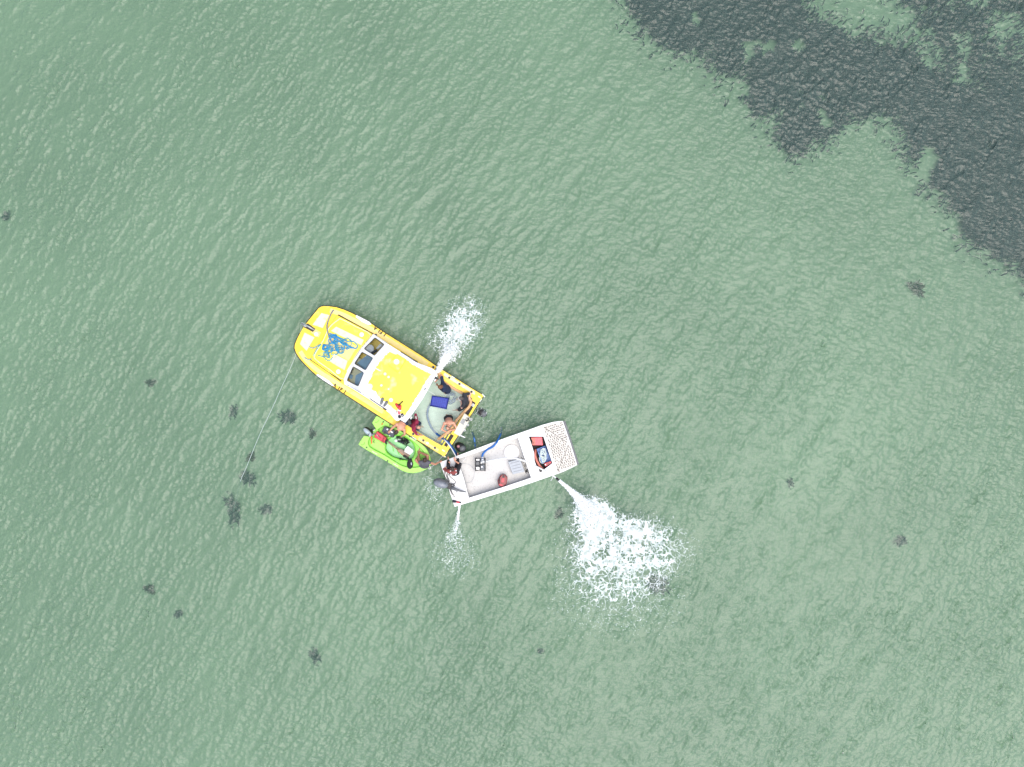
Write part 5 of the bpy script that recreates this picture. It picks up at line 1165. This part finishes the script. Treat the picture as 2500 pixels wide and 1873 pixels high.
# man sitting on the stern quarter with a black knee sleeve
J = person('man in charcoal shirt and black shorts sitting in the stern corner by the tan hose', at(1141, 980.5, .36), at(1132, 973.5, .82), at(1124.6, 972.8, .95), V3((-.9, -.12, -.42)),
       [at(1126, 982, .48), at(1144.5, 975, .52)], [at(1113, 1001, -.10), at(1112, 975, -.36)], [V3((0, -1, .3)), V3((.4, 1, .1))], [V3((-.4, -.5, .6)), V3((-.3, .2, .9))],
       hair='hair_grey', tops='charcoal_cloth', legs='black_cloth', sleeve=.7, leglen=(.95, .85), skin='skin_pale')
m = MB(); m.tube([J['head'] + J['hf'].cross(J['hu']) * math.cos(a) * .092 + J['hu'] * math.sin(a) * .13 - J['hf'] * .01 for a in np.linspace(.1, 3.04, 12)], .012, 6); m.build('head_strap', M['white_strap'], J['t'], True)
# bare-backed man bent over the transom holding the tan hose
person('bare backed bald man in black shorts bending over the transom to hold the tan hose', at(1095, 1021, .42), at(1096.5, 1035, .84), at(1093.8, 1043, .90), V3((-.05, -.80, -.60)),
       [at(1101.5, 1050.5, .70), at(1091, 1056, .62)], [at(1101, 1016, -.38), at(1090, 1015.5, -.38)], [V3((1, .1, .2)), V3((-1, .1, .2))], [V3((0, -1, .2)), V3((0, -1, .2))],
       hair='hair_brown', bald=True, legs='black_cloth', leglen=.75, curl=(.9, .9))
# man in maroon
J = person('man in maroon top seated on the cockpit side of the yellow boat', at(1008, 1033, .40), at(1014.5, 1040, .88), at(1021, 1043, 1.0), V3((.78, -.3, -.5)),
       [at(1016.5, 1020, .50), at(1029.5, 1063, .44)], [at(1026, 1040, -.38), at(1022, 1052, -.38)], [V3((-.2, 1, .2)), V3((-.6, -.5, .2))], [V3((.6, .2, .6)), V3((.6, -.2, .6))],
       hair='hair_grey', bald=True, tops='maroon_cloth', legs='navy_cloth', sleeve=1.35, leglen=1.6)
m = MB()
for a in (.35, .5, .62): m.tube([J[0][0].lerp(J[0][1], a) + J['f'] * .0 + V3((math.cos(q) * .02, math.sin(q) * .05, .072)) for q in np.linspace(0, 3, 6)], .010, 5)
for a in (.15, .3): m.tube([J[1][1].lerp(J[1][2], a) + V3((math.cos(q) * .03, math.sin(q) * .03, .06)) for q in np.linspace(0, 3, 6)], .010, 5)
m.build('shirt_print', M['white_strap'], J['t'], True)
# bare-backed man leaning over the gunwale into the dinghy
person('shirtless man leaning over the yellow gunwale into the green dinghy', at(987, 1029, .80), at(976, 1045.5, .98), at(968.5, 1054.5, .92), V3((-.5, -.45, -.75)),
       [at(982, 1064, .50), at(947, 1057.5, .60)], [at(1001, 1020, -.2), at(994, 1014, -.2)], [V3((.6, -.5, .2)), V3((-.8, .75, .2))], [V3((-.5, -.4, -.3)), V3((-.5, -.4, -.3))],
       hair='hair_brown', legs='navy_cloth', leglen=.8, skin='skin')
# person sitting in the dinghy's bow holding the white boat
person('person in grey singlet sitting in the green bow and holding the white boat', at(1036.5, 1137, .46), at(1037, 1128, .94), at(1037, 1122.5, 1.07), V3((-.05, .80, -.5)),
       [at(1021, 1105, .42), at(1074, 1127.5, .52)], [at(1022, 1112, .36), at(1024, 1104, .36)], [V3((-1, -.1, .2)), V3((.2, -1, .1))], [V3((-.5, .5, .8)), V3((.9, .7, .7))],
       hair='hair_brown', tops='grey_cloth', legs='grey_cloth', sleeve=0, leglen=.35, skin='skin_tan', curl=(.4, .7))
# helmsman seated on the stern deck of the white boat
J = person('person in black trousers with white braces sitting on the white stern deck', at(1107, 1154, .58), at(1106.5, 1149.5, 1.06), at(1105, 1144.5, 1.18), V3((-.10, .85, -.5)),
       [at(1096.8, 1136.5, .78), at(1110.8, 1125.5, .78)], [at(1094.5, 1124, .50), at(1118, 1114.5, .30)], [V3((-.8, -.4, .1)), V3((.9, -.2, .1))], [V3((-.2, .6, .9)), V3((.2, .6, .9))],
       hair='hair_brown', tops='rust_cloth', legs='black_cloth', sleeve=.9, leglen=1.9, skin='skin', curl=(.15, .15), hdir=(V3((0, .95, -.1)), V3((-.2, .95, -.1))))
t = J['t']; m = MB()
for sg_ in (-1, 1):
    m.tube([J['neck'] + J['s'] * sg_ * .10 + J['f'] * .12 - J['u'] * .10, J['neck'] + J['s'] * sg_ * .105 + J['u'] * .035 - J['f'] * .01, J['neck'] + J['s'] * sg_ * .10 - J['f'] * .13 - J['u'] * .12, J['hip'] + J['s'] * sg_ * .06 - J['f'] * .15 + J['u'] * .1], .032, 8, flat=.35)
m.build('brace', M['white_strap'], t, True)
m = MB(); m.capsule(J[1][0] + J['u'] * .01, J[1][0].lerp(J[1][1], 1.0), .085, .070, 12); m.ell(J['hip'] + J['u'] * .2 + J['s'] * .06 - J['f'] * .06, J['s'] * .2, J['f'] * .11, J['u'] * .2, 14, 8); o = m.build('jacket', M['black_cloth'], t, True); fuse(o, .012, 2)

# ------------------------------------------------------------------ jets and foam
def dens_a(PX, PY):
    d = 1.25 * sg(PX, PY, 1089, 872, 30, 10, R(-60), 2.4) + 0.72 * sg(PX, PY, 1117, 815, 55, 34, R(-62), 2.4) + .40 * sg(PX, PY, 1128, 785, 62, 48, R(-60), 3) + .25 * sg(PX, PY, 1070, 830, 38, 26, 0, 2.5)
    return d
foam_patch('foam', 'white foam patch raised by the jet from the yellow boat', ((1020, 715), (1215, 905)), dens_a, 3, s1=4.6, s2=9.5)
def dens_b(PX, PY):
    d = 2.2 * sg(PX, PY, 1452, 1262, 44, 36, R(40), 3.0) + .55 * sg(PX, PY, 1432, 1325, 16, 60, 0, 2.4) + .55 * sg(PX, PY, 1530, 1278, 85, 20, R(18), 2.6)
    d = d + .62 * sg(PX, PY, 1510, 1345, 118, 70, R(8), 3.0) + .34 * sg(PX, PY, 1500, 1405, 125, 70, 0, 3.0) + .34 * sg(PX, PY, 1605, 1320, 85, 50, R(20), 3) + .14 * sg(PX, PY, 1500, 1480, 150, 75, 0, 3) + .24 * sg(PX, PY, 1402, 1265, 14, 70, 0, 2.4)
    return d
foam_patch('foam', 'large white foam patch raised by the jet from the white boat', ((1330, 1205), (1720, 1570)), dens_b, 6, s1=3.2, s2=7.0)
def dens_c(PX, PY): return .80 * sg(PX, PY, 1111, 1292, 6, 14, R(15), 2.4) + .36 * sg(PX, PY, 1106, 1312, 20, 20, 0, 2.4) + .24 * sg(PX, PY, 1104, 1360, 55, 50, 0, 2.6)
foam_patch('foam', 'small sparse foam patch below the stern of the white boat', ((1030, 1250), (1200, 1430)), dens_c, 9, s1=6, s2=11)
def dens_d(PX, PY): return .26 * sg(PX, PY, 1062, 1195, 28, 45, R(10), 2.6)
foam_patch('foam', 'loose foam flecks by the outboard of the white boat', ((1015, 1140), (1108, 1260)), dens_d, 12, s1=7, s2=12)
def dens_e(PX, PY): return .16 * sg(PX, PY, 1184, 1012, 14, 16, R(10), 2.6) + .12 * sg(PX, PY, 1165, 1040, 22, 26, 0, 2.6)
foam_patch('foam', 'foam flecks behind the yellow transom over the sunken outboard', ((1135, 985), (1215, 1080)), dens_e, 15, s1=6, s2=12)
jet('water_jet', 'white bilge jet spraying from the upper side of the yellow boat', [(1067, 909, .62), (1074, 899, .66), (1083, 883, .60), (1094, 866, .40), (1106, 846, .06)], (.10, .15), 3800, (.04, .26), 31)
jet('water_jet', 'large white jet arcing from the hose nozzle off the white bow', [(1365, 1173.5, .60), (1385, 1190, .72), (1408, 1212, .70), (1432, 1238, .45), (1460, 1266, .05)], (.05, .24), 8500, (.022, .32), 32)
jet('water_jet', 'thin white jet trickling from the stern corner of the white boat', [(1122.5, 1233.5, .40), (1120.5, 1246, .36), (1117, 1266, .22), (1112.5, 1292, .02)], (.030, .022), 700, (.018, .09), 33, dsz=(.006, .016))
